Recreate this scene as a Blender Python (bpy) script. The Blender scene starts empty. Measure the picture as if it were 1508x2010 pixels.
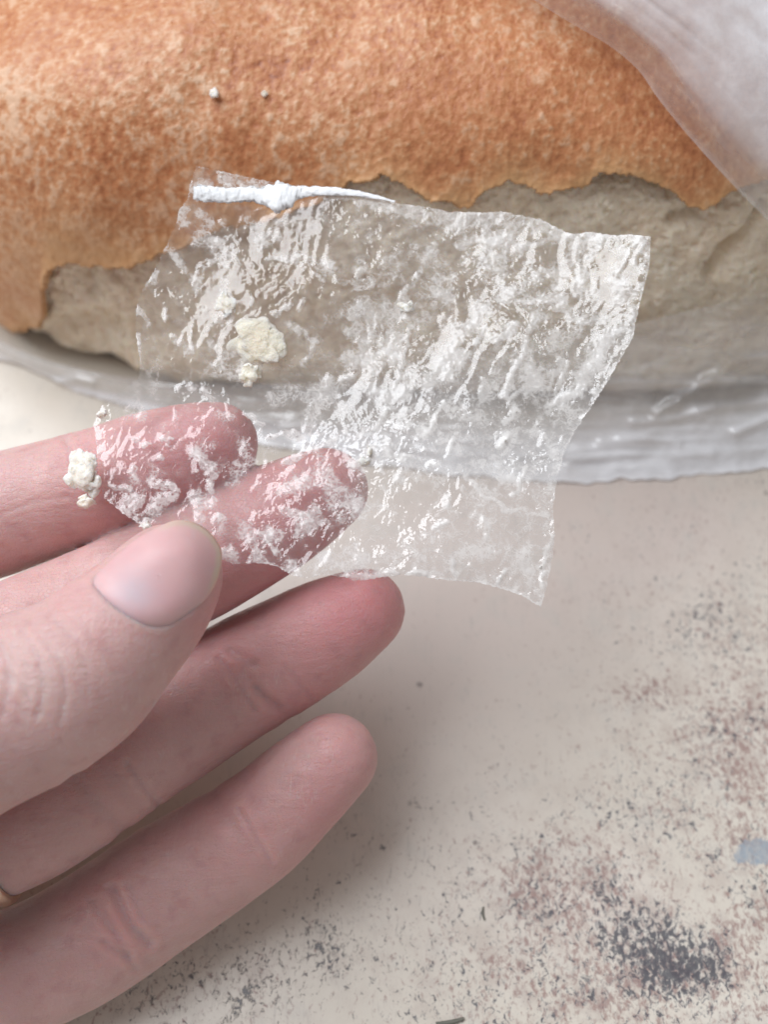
import bpy, math
import numpy as np
from mathutils import Matrix, Vector

# ------------------------------------------------------------------ camera, light, exposure
# All modelling numbers are centimetres; meshes are written in metres.
S = 0.01
SC = bpy.context.scene
COL = SC.collection
W0, H0 = 1508.0, 2010.0
F = 1964.0                      # focal length in photograph pixels
CAM_H = 17.6                    # camera height above the table, cm
PITCH = math.radians(60.0)      # below the horizon
FWD = np.array([0, math.cos(PITCH), -math.sin(PITCH)])
UP = np.array([0, math.sin(PITCH), math.cos(PITCH)])
RIGHT = np.array([1.0, 0, 0])
CAM = np.array([0, 0, CAM_H])

cd = bpy.data.cameras.new('camera')
cam = bpy.data.objects.new('camera', cd)
COL.objects.link(cam)
cam.location = CAM * S
cam.rotation_euler = (math.radians(90) - PITCH, 0, 0)
cd.sensor_fit = 'VERTICAL'
cd.sensor_height = 36.0
cd.lens = 36.0 * F / H0
cd.clip_start = 0.005
cd.clip_end = 50
cd.dof.use_dof = True
cd.dof.focus_distance = 0.143
cd.dof.aperture_fstop = cd.lens / 2.5     # aperture of 2.5 mm
SC.camera = cam

world = bpy.data.worlds.new('World')
SC.world = world
world.use_nodes = True
wb = world.node_tree.nodes['Background']
wb.inputs['Color'].default_value = (1.0, 0.955, 0.955, 1)
wb.inputs['Strength'].default_value = 0.34


def area_lamp(name, az, el, dist, size, power, color):
    ld = bpy.data.lights.new(name, 'AREA')
    ld.shape = 'RECTANGLE'
    ld.size, ld.size_y = size
    ld.energy = power
    ld.color = color
    o = bpy.data.objects.new(name, ld)
    COL.objects.link(o)
    a, e = math.radians(az), math.radians(el)
    d = Vector((math.sin(a) * math.cos(e), math.cos(a) * math.cos(e), math.sin(e)))
    o.location = Vector((0, 0.14, 0)) + d * dist
    o.rotation_euler = d.to_track_quat('Z', 'Y').to_euler()
    return o


area_lamp('window_light', -66, 59, 1.0, (0.85, 0.76), 14.2, (0.92, 0.955, 1.0))

SC.view_settings.view_transform = 'Standard'
SC.view_settings.look = 'None'
SC.view_settings.gamma = 1.0
SC.view_settings.exposure = 0.0
SC.render.film_transparent = False
cy = SC.cycles
cy.max_bounces = 12
cy.transparent_max_bounces = 24
cy.transmission_bounces = 8
cy.caustics_reflective = False
cy.caustics_refractive = False
cy.sample_clamp_indirect = 6.0
try:
    cy.use_denoising = True
except Exception:
    pass


# ------------------------------------------------------------------ geometry helpers
def cam2world(c):
    c = np.asarray(c, float)
    return CAM + c[..., 0:1] * RIGHT + c[..., 1:2] * UP + c[..., 2:3] * FWD


def pxcam(px, py, d):
    px, py, d = np.broadcast_arrays(np.asarray(px, float), np.asarray(py, float), np.asarray(d, float))
    return np.stack([(px - W0 / 2) / F * d, (H0 / 2 - py) / F * d, d], -1)


def pxw(px, py, d):
    return cam2world(pxcam(px, py, d))


def project(P):
    q = np.asarray(P, float) - CAM
    d = q @ FWD
    return W0 / 2 + F * (q @ RIGHT) / d, H0 / 2 - F * (q @ UP) / d, d


def on_plane(px, py, z=0.0):
    px = np.asarray(px, float)
    py = np.asarray(py, float)
    ray = ((px - W0 / 2) / F)[..., None] * RIGHT + ((H0 / 2 - py) / F)[..., None] * UP + FWD
    t = (z - CAM_H) / ray[..., 2]
    return CAM + ray * t[..., None]


_rng = np.random.default_rng(7)
_perm = _rng.permutation(256)
_perm = np.concatenate([_perm, _perm, _perm])
_g3 = _rng.normal(size=(256, 3))
_g3 /= np.linalg.norm(_g3, axis=1)[:, None]


def pnoise(p):
    """gradient noise, p (...,3) -> about -1..1"""
    p = np.asarray(p, float)
    i = np.floor(p).astype(int)
    f = p - i
    u = f * f * f * (f * (f * 6 - 15) + 10)
    i &= 255
    out = 0
    for dx in (0, 1):
        wx = u[..., 0] if dx else 1 - u[..., 0]
        for dy in (0, 1):
            wy = u[..., 1] if dy else 1 - u[..., 1]
            for dz in (0, 1):
                wz = u[..., 2] if dz else 1 - u[..., 2]
                h = _perm[_perm[_perm[(i[..., 0] + dx) & 255] + ((i[..., 1] + dy) & 255)] + ((i[..., 2] + dz) & 255)]
                g = _g3[h]
                out = out + wx * wy * wz * (g[..., 0] * (f[..., 0] - dx) + g[..., 1] * (f[..., 1] - dy) + g[..., 2] * (f[..., 2] - dz))
    return out * 1.6


def fbm(p, octaves=4, gain=0.5):
    a, s, o = 1.0, 0.0, 0
    p = np.asarray(p, float)
    for k in range(octaves):
        o = o + a * pnoise(p * (2.03 ** k) + 17.3 * k)
        s += a
        a *= gain
    return o / s


def ridged(p, octaves=3, gain=0.5):
    a, s, o = 1.0, 0.0, 0
    p = np.asarray(p, float)
    for k in range(octaves):
        o = o + a * (1 - np.abs(pnoise(p * (2.03 ** k) + 31.7 * k)) * 1.6)
        s += a
        a *= gain
    return o / s


def P2(x, y, z=0.0):
    x, y, z = np.broadcast_arrays(np.asarray(x, float), np.asarray(y, float), np.asarray(z, float))
    return np.stack([x, y, z], -1)


def sstep(a, b, x):
    t = np.clip((x - a) / (b - a), 0, 1)
    return t * t * (3 - 2 * t)


def seg_dist(px, py, poly):
    """distance of points to an open polyline"""
    d = np.full(np.shape(px), 1e9)
    for (x0, y0), (x1, y1) in zip(poly[:-1], poly[1:]):
        vx, vy = x1 - x0, y1 - y0
        L = vx * vx + vy * vy + 1e-9
        t = np.clip(((px - x0) * vx + (py - y0) * vy) / L, 0, 1)
        d = np.minimum(d, np.hypot(px - x0 - t * vx, py - y0 - t * vy))
    return d


def poly_nearest(px, py, poly):
    d = np.full(np.shape(px), 1e9)
    bx = np.array(px, float)
    by = np.array(py, float)
    for (x0, y0), (x1, y1) in zip(poly, poly[1:] + poly[:1]):
        vx, vy = x1 - x0, y1 - y0
        L = vx * vx + vy * vy + 1e-9
        t = np.clip(((px - x0) * vx + (py - y0) * vy) / L, 0, 1)
        qx, qy = x0 + t * vx, y0 + t * vy
        dd = np.hypot(px - qx, py - qy)
        m = dd < d
        d = np.where(m, dd, d)
        bx = np.where(m, qx, bx)
        by = np.where(m, qy, by)
    return d, bx, by


def poly_inside(px, py, poly):
    ins = np.zeros(np.shape(px), bool)
    for (x0, y0), (x1, y1) in zip(poly, poly[1:] + poly[:1]):
        c = ((y0 > py) != (y1 > py)) & (px < (x1 - x0) * (py - y0) / ((y1 - y0) + 1e-12) + x0)
        ins ^= c
    return ins


def catmull(pts, n):
    pts = np.asarray(pts, float)
    p = np.vstack([2 * pts[0] - pts[1], pts, 2 * pts[-1] - pts[-2]])
    out = []
    m = len(pts) - 1
    for t in np.linspace(0, m, n):
        k = min(int(t), m - 1)
        f = t - k
        a, b, c, d = p[k], p[k + 1], p[k + 2], p[k + 3]
        out.append(0.5 * ((2 * b) + (c - a) * f + (2 * a - 5 * b + 4 * c - d) * f * f + (3 * b - a - 3 * c + d) * f ** 3))
    return np.array(out)


def mesh_from(name, V, Fc, attrs=None, smooth=True):
    me = bpy.data.meshes.new(name)
    V = np.asarray(V, np.float32)
    Fc = np.asarray(Fc, np.int32)
    k = Fc.shape[1]
    me.vertices.add(len(V))
    me.vertices.foreach_set('co', V.ravel())
    me.loops.add(Fc.size)
    me.loops.foreach_set('vertex_index', Fc.ravel())
    me.polygons.add(len(Fc))
    me.polygons.foreach_set('loop_start', np.arange(len(Fc), dtype=np.int32) * k)
    if smooth:
        me.polygons.foreach_set('use_smooth', np.ones(len(Fc), bool))
    for n, a in (attrs or {}).items():
        at = me.attributes.new(n, 'FLOAT', 'POINT')
        at.data.foreach_set('value', np.asarray(a, np.float32).ravel())
    me.update(calc_edges=True)
    me.validate()
    return me


def tag(o, label=None, cat=None, group=None, kind=None):
    for k, v in (('label', label), ('category', cat), ('group', group), ('kind', kind)):
        if v:
            o[k] = v
    return o


def empty(name, loc_cm):
    o = bpy.data.objects.new(name, None)
    o.empty_display_size = 0.01
    o.location = np.asarray(loc_cm) * S
    COL.objects.link(o)
    return o


def obj(name, V, Fc, mat, parent=None, attrs=None, smooth=True, origin=None):
    """one mesh object; V in world cm. Its origin sits at its base unless it has a parent."""
    V = np.asarray(V, float)
    if origin is None:
        origin = np.array([V[:, 0].mean(), V[:, 1].mean(), V[:, 2].min()])
    me = mesh_from(name, (V - origin) * S, Fc, attrs, smooth)
    me.materials.append(mat)
    o = bpy.data.objects.new(name, me)
    COL.objects.link(o)
    if parent is not None:
        o.parent = parent
        o.location = origin * S - np.array(parent.location)
    else:
        o.location = origin * S
    return o


def grid_faces(nu, nv, mask=None, wrap=False):
    i = np.arange(nu if wrap else nu - 1)
    j = np.arange(nv - 1)
    I, J = np.meshgrid(i, j, indexing='ij')
    I2 = (I + 1) % nu
    f = np.stack([I * nv + J, I2 * nv + J, I2 * nv + J + 1, I * nv + J + 1], -1).reshape(-1, 4)
    if mask is not None:
        mm = mask.ravel()
        f = f[mm[f].all(1)]
    return f


def compact(V, Fc, attrs=None):
    used = np.zeros(len(V), bool)
    used[Fc.ravel()] = True
    remap = np.cumsum(used) - 1
    return V[used], remap[Fc], {k: np.asarray(a).ravel()[used] for k, a in (attrs or {}).items()}


# ------------------------------------------------------------------ material helpers
class NT:
    def __init__(self, name):
        self.m = bpy.data.materials.new(name)
        self.m.use_nodes = True
        self.t = self.m.node_tree
        self.t.nodes.clear()
        self.out = self.n('ShaderNodeOutputMaterial')

    def n(self, typ, **kw):
        nd = self.t.nodes.new(typ)
        for k, v in kw.items():
            setattr(nd, k, v)
        return nd

    def link(self, a, b):
        self.t.links.new(a, b)

    def set(self, nd, **kw):
        for k, v in kw.items():
            s = nd.inputs[k.replace('_', ' ')] if k.replace('_', ' ') in nd.inputs else nd.inputs[k]
            if isinstance(v, bpy.types.NodeSocket):
                self.link(v, s)
            else:
                s.default_value = v
        return nd

    def coord(self, scale=(1, 1, 1), rot=(0, 0, 0)):
        tc = self.n('ShaderNodeTexCoord')
        mp = self.n('ShaderNodeMapping')
        self.link(tc.outputs['Object'], mp.inputs['Vector'])
        mp.inputs['Scale'].default_value = scale
        mp.inputs['Rotation'].default_value = rot
        return mp.outputs['Vector']

    def noise(self, scale, detail=4, rough=0.5, vec=None, dist=0.0):
        nd = self.n('ShaderNodeTexNoise')
        self.link(vec if vec is not None else self.coord(), nd.inputs['Vector'])
        self.set(nd, Scale=scale, Detail=detail, Roughness=rough, Distortion=dist)
        return nd.outputs['Fac']

    def voro(self, scale, feature='F1', vec=None, rnd=1.0):
        nd = self.n('ShaderNodeTexVoronoi', feature=feature)
        self.link(vec if vec is not None else self.coord(), nd.inputs['Vector'])
        self.set(nd, Scale=scale, Randomness=rnd)
        return nd

    def math(self, op, a, b=None, c=None, clamp=False):
        nd = self.n('ShaderNodeMath', operation=op, use_clamp=clamp)
        for k, v in enumerate((a, b, c)):
            if v is None:
                continue
            if isinstance(v, bpy.types.NodeSocket):
                self.link(v, nd.inputs[k])
            else:
                nd.inputs[k].default_value = v
        return nd.outputs[0]

    def ramp(self, v, a, b, lo=0.0, hi=1.0, smooth=True):
        nd = self.n('ShaderNodeMapRange', interpolation_type='SMOOTHSTEP' if smooth else 'LINEAR')
        self.link(v, nd.inputs['Value'])
        for k, x in (('From Min', a), ('From Max', b), ('To Min', lo), ('To Max', hi)):
            nd.inputs[k].default_value = x
        return nd.outputs['Result']

    def attr(self, name):
        return self.n('ShaderNodeAttribute', attribute_name=name).outputs['Fac']

    def mix(self, fac, a, b, mode='MIX'):
        nd = self.n('ShaderNodeMix', data_type='RGBA', blend_type=mode)
        for s, v in ((nd.inputs[0], fac), (nd.inputs[6], a), (nd.inputs[7], b)):
            if isinstance(v, bpy.types.NodeSocket):
                self.link(v, s)
            else:
                s.default_value = v if not isinstance(v, tuple) else (v + (1,) if len(v) == 3 else v)
        return nd.outputs[2]

    def bump(self, height, strength=1.0, dist=0.001, normal=None):
        nd = self.n('ShaderNodeBump')
        self.link(height, nd.inputs['Height'])
        nd.inputs['Strength'].default_value = strength
        nd.inputs['Distance'].default_value = dist
        if normal is not None:
            self.link(normal, nd.inputs['Normal'])
        return nd.outputs['Normal']

    def principled(self, **kw):
        nd = self.n('ShaderNodeBsdfPrincipled')
        for k, v in kw.items():
            k = k.replace('_', ' ')
            s = nd.inputs[k]
            if isinstance(v, bpy.types.NodeSocket):
                self.link(v, s)
            elif isinstance(v, tuple) and len(v) == 3 and s.type == 'RGBA':
                s.default_value = v + (1,)
            else:
                s.default_value = v
        return nd

    def mixsh(self, fac, a, b):
        nd = self.n('ShaderNodeMixShader')
        if isinstance(fac, bpy.types.NodeSocket):
            self.link(fac, nd.inputs[0])
        else:
            nd.inputs[0].default_value = fac
        self.link(a, nd.inputs[1])
        self.link(b, nd.inputs[2])
        return nd.outputs[0]

    def done(self, shader):
        self.link(shader, self.out.inputs['Surface'])
        return self.m


# ------------------------------------------------------------------ table
def mat_table():
    t = NT('worn_cream_paint')
    dark, red, warm = t.attr('dark_specks'), t.attr('red_specks'), t.attr('pink_cast')
    big = t.noise(28, 3, 0.5)
    mid = t.noise(160, 4, 0.55)
    base = t.mix(t.ramp(big, 0.35, 0.65), (0.615, 0.567, 0.49), (0.66, 0.61, 0.535))
    base = t.mix(warm, base, (0.61, 0.53, 0.485))
    stain = t.math('MULTIPLY', t.ramp(t.noise(210, 5, 0.6), 0.42, 0.66), t.math('MULTIPLY', t.math('ADD', red, dark), 0.40), clamp=True)
    base = t.mix(stain, base, (0.45, 0.375, 0.33))
    base = t.mix(t.ramp(mid, 0.5, 0.75, 0, 0.35), base, (0.52, 0.50, 0.46))
    # reddish rubbed specks
    st = t.coord((1, 0.72, 1), (0, 0, 0.5))
    nr = t.noise(1050, 5, 0.70, st, 0.4)
    nr2 = t.noise(150, 4, 0.6)
    vr = t.math('ADD', t.math('MULTIPLY', red, 0.145), t.math('ADD', nr, t.math('MULTIPLY', t.math('SUBTRACT', nr2, 0.5), 0.30)))
    mr = t.ramp(vr, 0.60, 0.78)
    base = t.mix(t.math('MULTIPLY', mr, 0.75), base, (0.27, 0.155, 0.14))
    # dark flecks, down to the undercoat
    nd_ = t.noise(1050, 5, 0.72, t.coord((1, 0.8, 1), (0, 0, -0.4)), 0.8)
    nd2 = t.noise(130, 4, 0.6)
    vd = t.math('ADD', t.math('MULTIPLY', dark, 0.185), t.math('ADD', nd_, t.math('MULTIPLY', t.math('SUBTRACT', nd2, 0.5), 0.30)))
    md = t.ramp(vd, 0.635, 0.76)
    base = t.mix(t.math('MULTIPLY', md, 0.88), base, (0.060, 0.065, 0.082))
    # single round chips
    vo = t.voro(170, 'F1', None, 1.0)
    rad = t.noise(90, 2, 0.5)
    chip = t.math('LESS_THAN', t.math('ADD', vo.outputs['Distance'], t.math('MULTIPLY', nd_, 0.16)),
                  t.ramp(rad, 0.45, 0.78, 0.0, 0.27))
    base = t.mix(t.math('MULTIPLY', chip, 0.62), base, (0.16, 0.125, 0.12))
    # greyish blue exposed patch
    blue = t.attr('blue_patch')
    mb = t.ramp(t.math('ADD', blue, t.math('MULTIPLY', t.math('SUBTRACT', nr, 0.5), 0.9)), 0.5, 0.58)
    base = t.mix(t.math('MULTIPLY', mb, t.ramp(nd_, 0.35, 0.6, 0.95, 0.55)), base, (0.29, 0.34, 0.39))
    # long faint scratches
    sc = t.noise(30, 2, 0.5, t.coord((14, 0.8, 1), (0, 0, 1.25)))
    scm = t.ramp(t.math('ABSOLUTE', t.math('SUBTRACT', sc, 0.52)), 0.0, 0.012, 0.35, 0)
    base = t.mix(t.math('MULTIPLY', scm, t.ramp(mid, 0.45, 0.6)), base, (0.42, 0.38, 0.35))
    h = t.math('ADD', t.math('MULTIPLY', md, -1.0), t.math('MULTIPLY', t.noise(900, 3), 0.25))
    bp = t.bump(h, 0.35, 0.0002)
    bs = t.principled(Base_Color=base, Roughness=t.ramp(mid, 0.3, 0.7, 0.30, 0.42), Normal=bp, Specular_IOR_Level=0.55)
    return t.done(bs.outputs[0])


def gauss_px(X, Y, items):
    out = np.zeros(np.shape(X))
    for cx, cy_, sx, sy, a in items:
        out = out + a * np.exp(-0.5 * (((X - cx) / sx) ** 2 + ((Y - cy_) / sy) ** 2))
    return out


def build_table():
    def axis(lo, hi, a, b, step):
        mid = np.arange(lo, hi + 1e-6, step)
        return np.concatenate([np.linspace(a, lo, 12)[:-1], mid, np.linspace(hi, b, 12)[1:]])
    xs = axis(-16, 16, -60, 60, 0.2)
    ys = axis(-4, 32, -35, 75, 0.2)
    X, Y = np.meshgrid(xs, ys, indexing='ij')
    V = P2(X, Y, 0.0)
    px, py, d = project(V)
    ok = d > 2
    px = np.where(ok, px, -5000)
    py = np.where(ok, py, 5000)
    dark = gauss_px(px, py, [(1310, 1880, 85, 50, .85), (1290, 1840, 45, 35, .5), (1370, 1930, 55, 35, .7), (1390, 1195, 40, 25, .55),
                             (1440, 1250, 60, 40, .35), (1430, 1430, 60, 22, .65), (1320, 1575, 55, 40, .6), (1200, 1750, 40, 30, .5),
                             (1245, 1795, 35, 25, .6), (840, 1975, 35, 25, .6), (480, 1975, 20, 20, .6), (660, 1880, 60, 40, .35),
                             (1010, 1770, 50, 30, .45), (330, 1930, 170, 60, .50), (560, 1860, 120, 80, .40), (1000, 1850, 250, 120, .30), (700, 1640, 90, 90, .30), (1490, 940, 30, 20, .6), (650, 1610, 30, 20, .5),
                             (1420, 1700, 50, 40, .4), (1000, 1700, 250, 200, .12), (1300, 1300, 300, 300, .14), (1480, 1750, 40, 30, .4)])
    red = gauss_px(px, py, [(1480, 1600, 90, 110, .75), (1400, 1880, 160, 70, .6), (1470, 1350, 60, 120, .55), (1270, 1360, 40, 18, .8),
                            (980, 1890, 35, 18, .8), (1130, 1750, 110, 60, .75), (1050, 1720, 60, 40, .5), (1180, 1960, 80, 30, .6),
                            (1350, 1000, 120, 60, .3), (1380, 1420, 120, 60, .4), (520, 1910, 40, 30, .4), (330, 1950, 120, 50, .4),
                            (1500, 1790, 25, 25, .9), (1200, 1500, 300, 300, .18), (1000, 1900, 300, 120, .3)])
    rgt = sstep(700, 1200, px) * sstep(940, 1200, py) + .6 * sstep(1750, 1950, py)
    dark = .78 * dark + .26 * rgt
    red = .85 * red + .34 * rgt
    clear = gauss_px(px, py, [(1010, 1250, 200, 150, .45), (1100, 1450, 120, 80, .25), (1380, 1770, 60, 50, .4), (600, 1950, 80, 30, .3)])
    warm = np.clip(gauss_px(px, py, [(950, 1150, 330, 220, .9), (1250, 1010, 250, 90, .7), (600, 1500, 300, 250, .5), (1150, 1790, 150, 90, .35)]), 0, 1)
    blue = gauss_px(px, py, [(1492, 1672, 28, 24, 1.0), (1448, 1674, 12, 10, .75), (1300, 1740, 7, 6, .7)])
    nu, nv = X.shape
    z2 = V.copy()
    V = V.reshape(-1, 3)
    Ff = grid_faces(nu, nv)
    # slab: underside and rim
    low = z2.copy()
    low[..., 2] = -2.4
    rim = np.concatenate([np.arange(nu) * nv, (nu - 1) * nv + np.arange(1, nv), (np.arange(nu - 1)[::-1]) * nv + nv - 1, np.arange(1, nv - 1)[::-1]])
    n0 = len(V)
    Vr = low.reshape(-1, 3)[rim]
    V = np.vstack([V, Vr])
    k = len(rim)
    i = np.arange(k)
    side = np.stack([rim[i], n0 + i, n0 + (i + 1) % k, rim[(i + 1) % k]], -1)
    pad = np.zeros(k)
    at = {n: np.concatenate([a.ravel(), pad]) for n, a in
          (('dark_specks', np.clip(dark - clear * .6, -.5, 1.4)), ('red_specks', np.clip(red - clear * .6, -.5, 1.2)),
           ('pink_cast', warm), ('blue_patch', blue))}
    o = obj('table', V, np.vstack([Ff, side]), mat_table(), attrs=at, smooth=False, origin=np.zeros(3))
    tag(o, kind='structure')
    return o


build_table()

# ------------------------------------------------------------------ bread
LOAF_C = np.array([2.09, 18.45])
LOAF_A, LOAF_B, LOAF_N = 12.36, 5.71, 3.0
PROF = np.array([(0.93, 0.02), (0.962, 0.35), (0.985, 0.9), (1.0, 1.8), (1.0, 3.0), (0.985, 4.2), (0.95, 5.2), (0.89, 6.02), (0.80, 6.72),
                 (0.65, 7.3), (0.45, 7.7), (0.22, 7.92), (0.02, 7.97)])


def loaf_grid(us, nv):
    pr = catmull(PROF, 600)
    seg = np.concatenate([[0], np.cumsum(np.hypot(np.diff(pr[:, 0]) * LOAF_B, np.diff(pr[:, 1])))])
    tt = np.linspace(0, seg[-1], nv)
    s = np.interp(tt, seg, pr[:, 0])
    z = np.interp(tt, seg, pr[:, 1]) * .951
    c, sn = np.cos(us), np.sin(us)
    fx = np.sign(c) * np.abs(c) ** (2 / LOAF_N) * LOAF_A
    fy = np.sign(sn) * np.abs(sn) ** (2 / LOAF_N) * LOAF_B
    x = LOAF_C[0] + fx[:, None] * s[None]
    y = LOAF_C[1] + fy[:, None] * s[None]
    zz = np.broadcast_to(z[None], x.shape)
    V = np.stack([x, y, zz], -1)
    # the loaf is never quite regular
    V = V + 0.16 * np.stack([pnoise(V * .23 + 3), pnoise(V * .23 + 9), np.zeros_like(x)], -1)
    V[..., 2] *= 1 + 0.035 * pnoise(P2(x * .22, y * .22, 5.5)) + 0.012 * pnoise(P2(x * .7, y * .7, 2.5))
    return V


def grid_normals(V):
    du = np.gradient(V, axis=0)
    dv = np.gradient(V, axis=1)
    n = np.cross(du, dv)
    n /= np.linalg.norm(n, axis=-1, keepdims=True) + 1e-12
    return n


def u_samples(front, back):
    """angles that are about evenly spaced along the outline, dense on the front (sin < 0)"""
    uu = np.linspace(0, 2 * np.pi, 20001)
    c, s = np.cos(uu), np.sin(uu)
    x = np.sign(c) * np.abs(c) ** (2 / LOAF_N) * LOAF_A
    y = np.sign(s) * np.abs(s) ** (2 / LOAF_N) * LOAF_B
    L = np.concatenate([[0], np.cumsum(np.hypot(np.diff(x), np.diff(y)))])
    h = L[10000]
    return np.concatenate([np.interp(np.linspace(0, h, back, endpoint=False), L, uu),
                           np.interp(np.linspace(h, L[-1], front, endpoint=False), L, uu)])


CRUST_EDGE = [(-400, 700), (-100, 655), (13, 648), (77, 642), (87, 609), (97, 580), (84, 556), (100, 523), (148, 519), (164, 526), (186, 521), (220, 530),
              (265, 519), (292, 508), (326, 498), (420, 455), (520, 432), (620, 402), (680, 366), (754, 348), (790, 360), (830, 384), (845, 396),
              (880, 392), (905, 405), (928, 404), (942, 385), (970, 372), (998, 358), (1015, 365), (1040, 368), (1060, 379), (1100, 372), (1150, 368), (1178, 346),
              (1215, 342), (1250, 350), (1290, 360), (1310, 372), (1338, 394), (1362, 408), (1384, 412), (1400, 400), (1440, 375), (1508, 352), (1700, 360), (2400, 420)]


def crust_limit(px):
    e = np.array(CRUST_EDGE, float)
    return np.interp(px, e[:, 0], e[:, 1])


def mat_crust():
    t = NT('baked_crust')
    tone, edge = t.attr('tone'), t.attr('edge')
    v = t.coord((1, 0.8, 0.8))
    n1 = t.noise(420, 5, 0.65, v, 0.3)
    n2 = t.noise(1100, 4, 0.65, v)
    n3 = t.noise(60, 4, 0.5)
    val = t.math('ADD', t.math('MULTIPLY', tone, 0.55), t.math('ADD', t.math('MULTIPLY', n1, 0.45), t.math('MULTIPLY', n2, 0.50)))
    cr = t.n('ShaderNodeValToRGB')
    t.link(val, cr.inputs['Fac'])
    e = cr.color_ramp.elements
    e[0].position, e[0].color = 0.42, (0.265, 0.080, 0.030, 1)
    e[1].position, e[1].color = 0.98, (0.66, 0.42, 0.27, 1)
    for p, c in ((0.57, (0.385, 0.128, 0.048)), (0.72, (0.475, 0.188, 0.076)), (0.86, (0.555, 0.275, 0.135))):
        x = e.new(p)
        x.color = c + (1,)
    col = t.mix(t.ramp(n3, 0.35, 0.7, 0, 0.45), cr.outputs['Color'], (0.46, 0.175, 0.066))
    col = t.mix(t.math('MULTIPLY', edge, 0.85), col, t.mix(n1, (0.53, 0.27, 0.105), (0.62, 0.39, 0.20)))
    vo = t.voro(700, 'F1', v)
    hh = t.math('ADD', t.math('MULTIPLY', n1, 0.9), t.math('ADD', t.math('MULTIPLY', n2, 0.5), t.math('MULTIPLY', vo.outputs['Distance'], 0.5)))
    bp = t.bump(hh, 0.75, 0.0004)
    bs = t.principled(Base_Color=col, Roughness=t.ramp(n2, 0.3, 0.7, 0.38, 0.62), Normal=bp, Specular_IOR_Level=0.5)
    return t.done(bs.outputs[0])


def mat_crumb():
    t = NT('bread_crumb')
    n1 = t.noise(140, 5, 0.6)
    n2 = t.noise(900, 4, 0.6)
    col = t.mix(t.ramp(n1, 0.3, 0.7), (0.80, 0.68, 0.53), (0.89, 0.81, 0.67))
    bp = t.bump(t.math('ADD', n2, t.math('MULTIPLY', n1, 2.0)), 0.9, 0.0010)
    bs = t.principled(Base_Color=col, Roughness=0.8, Normal=bp, Specular_IOR_Level=0.2,
                      Subsurface_Weight=0.4, Subsurface_Radius=(1.0, 0.7, 0.4), Subsurface_Scale=0.003)
    return t.done(bs.outputs[0])


MAT_CRUMB = mat_crumb()


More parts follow.
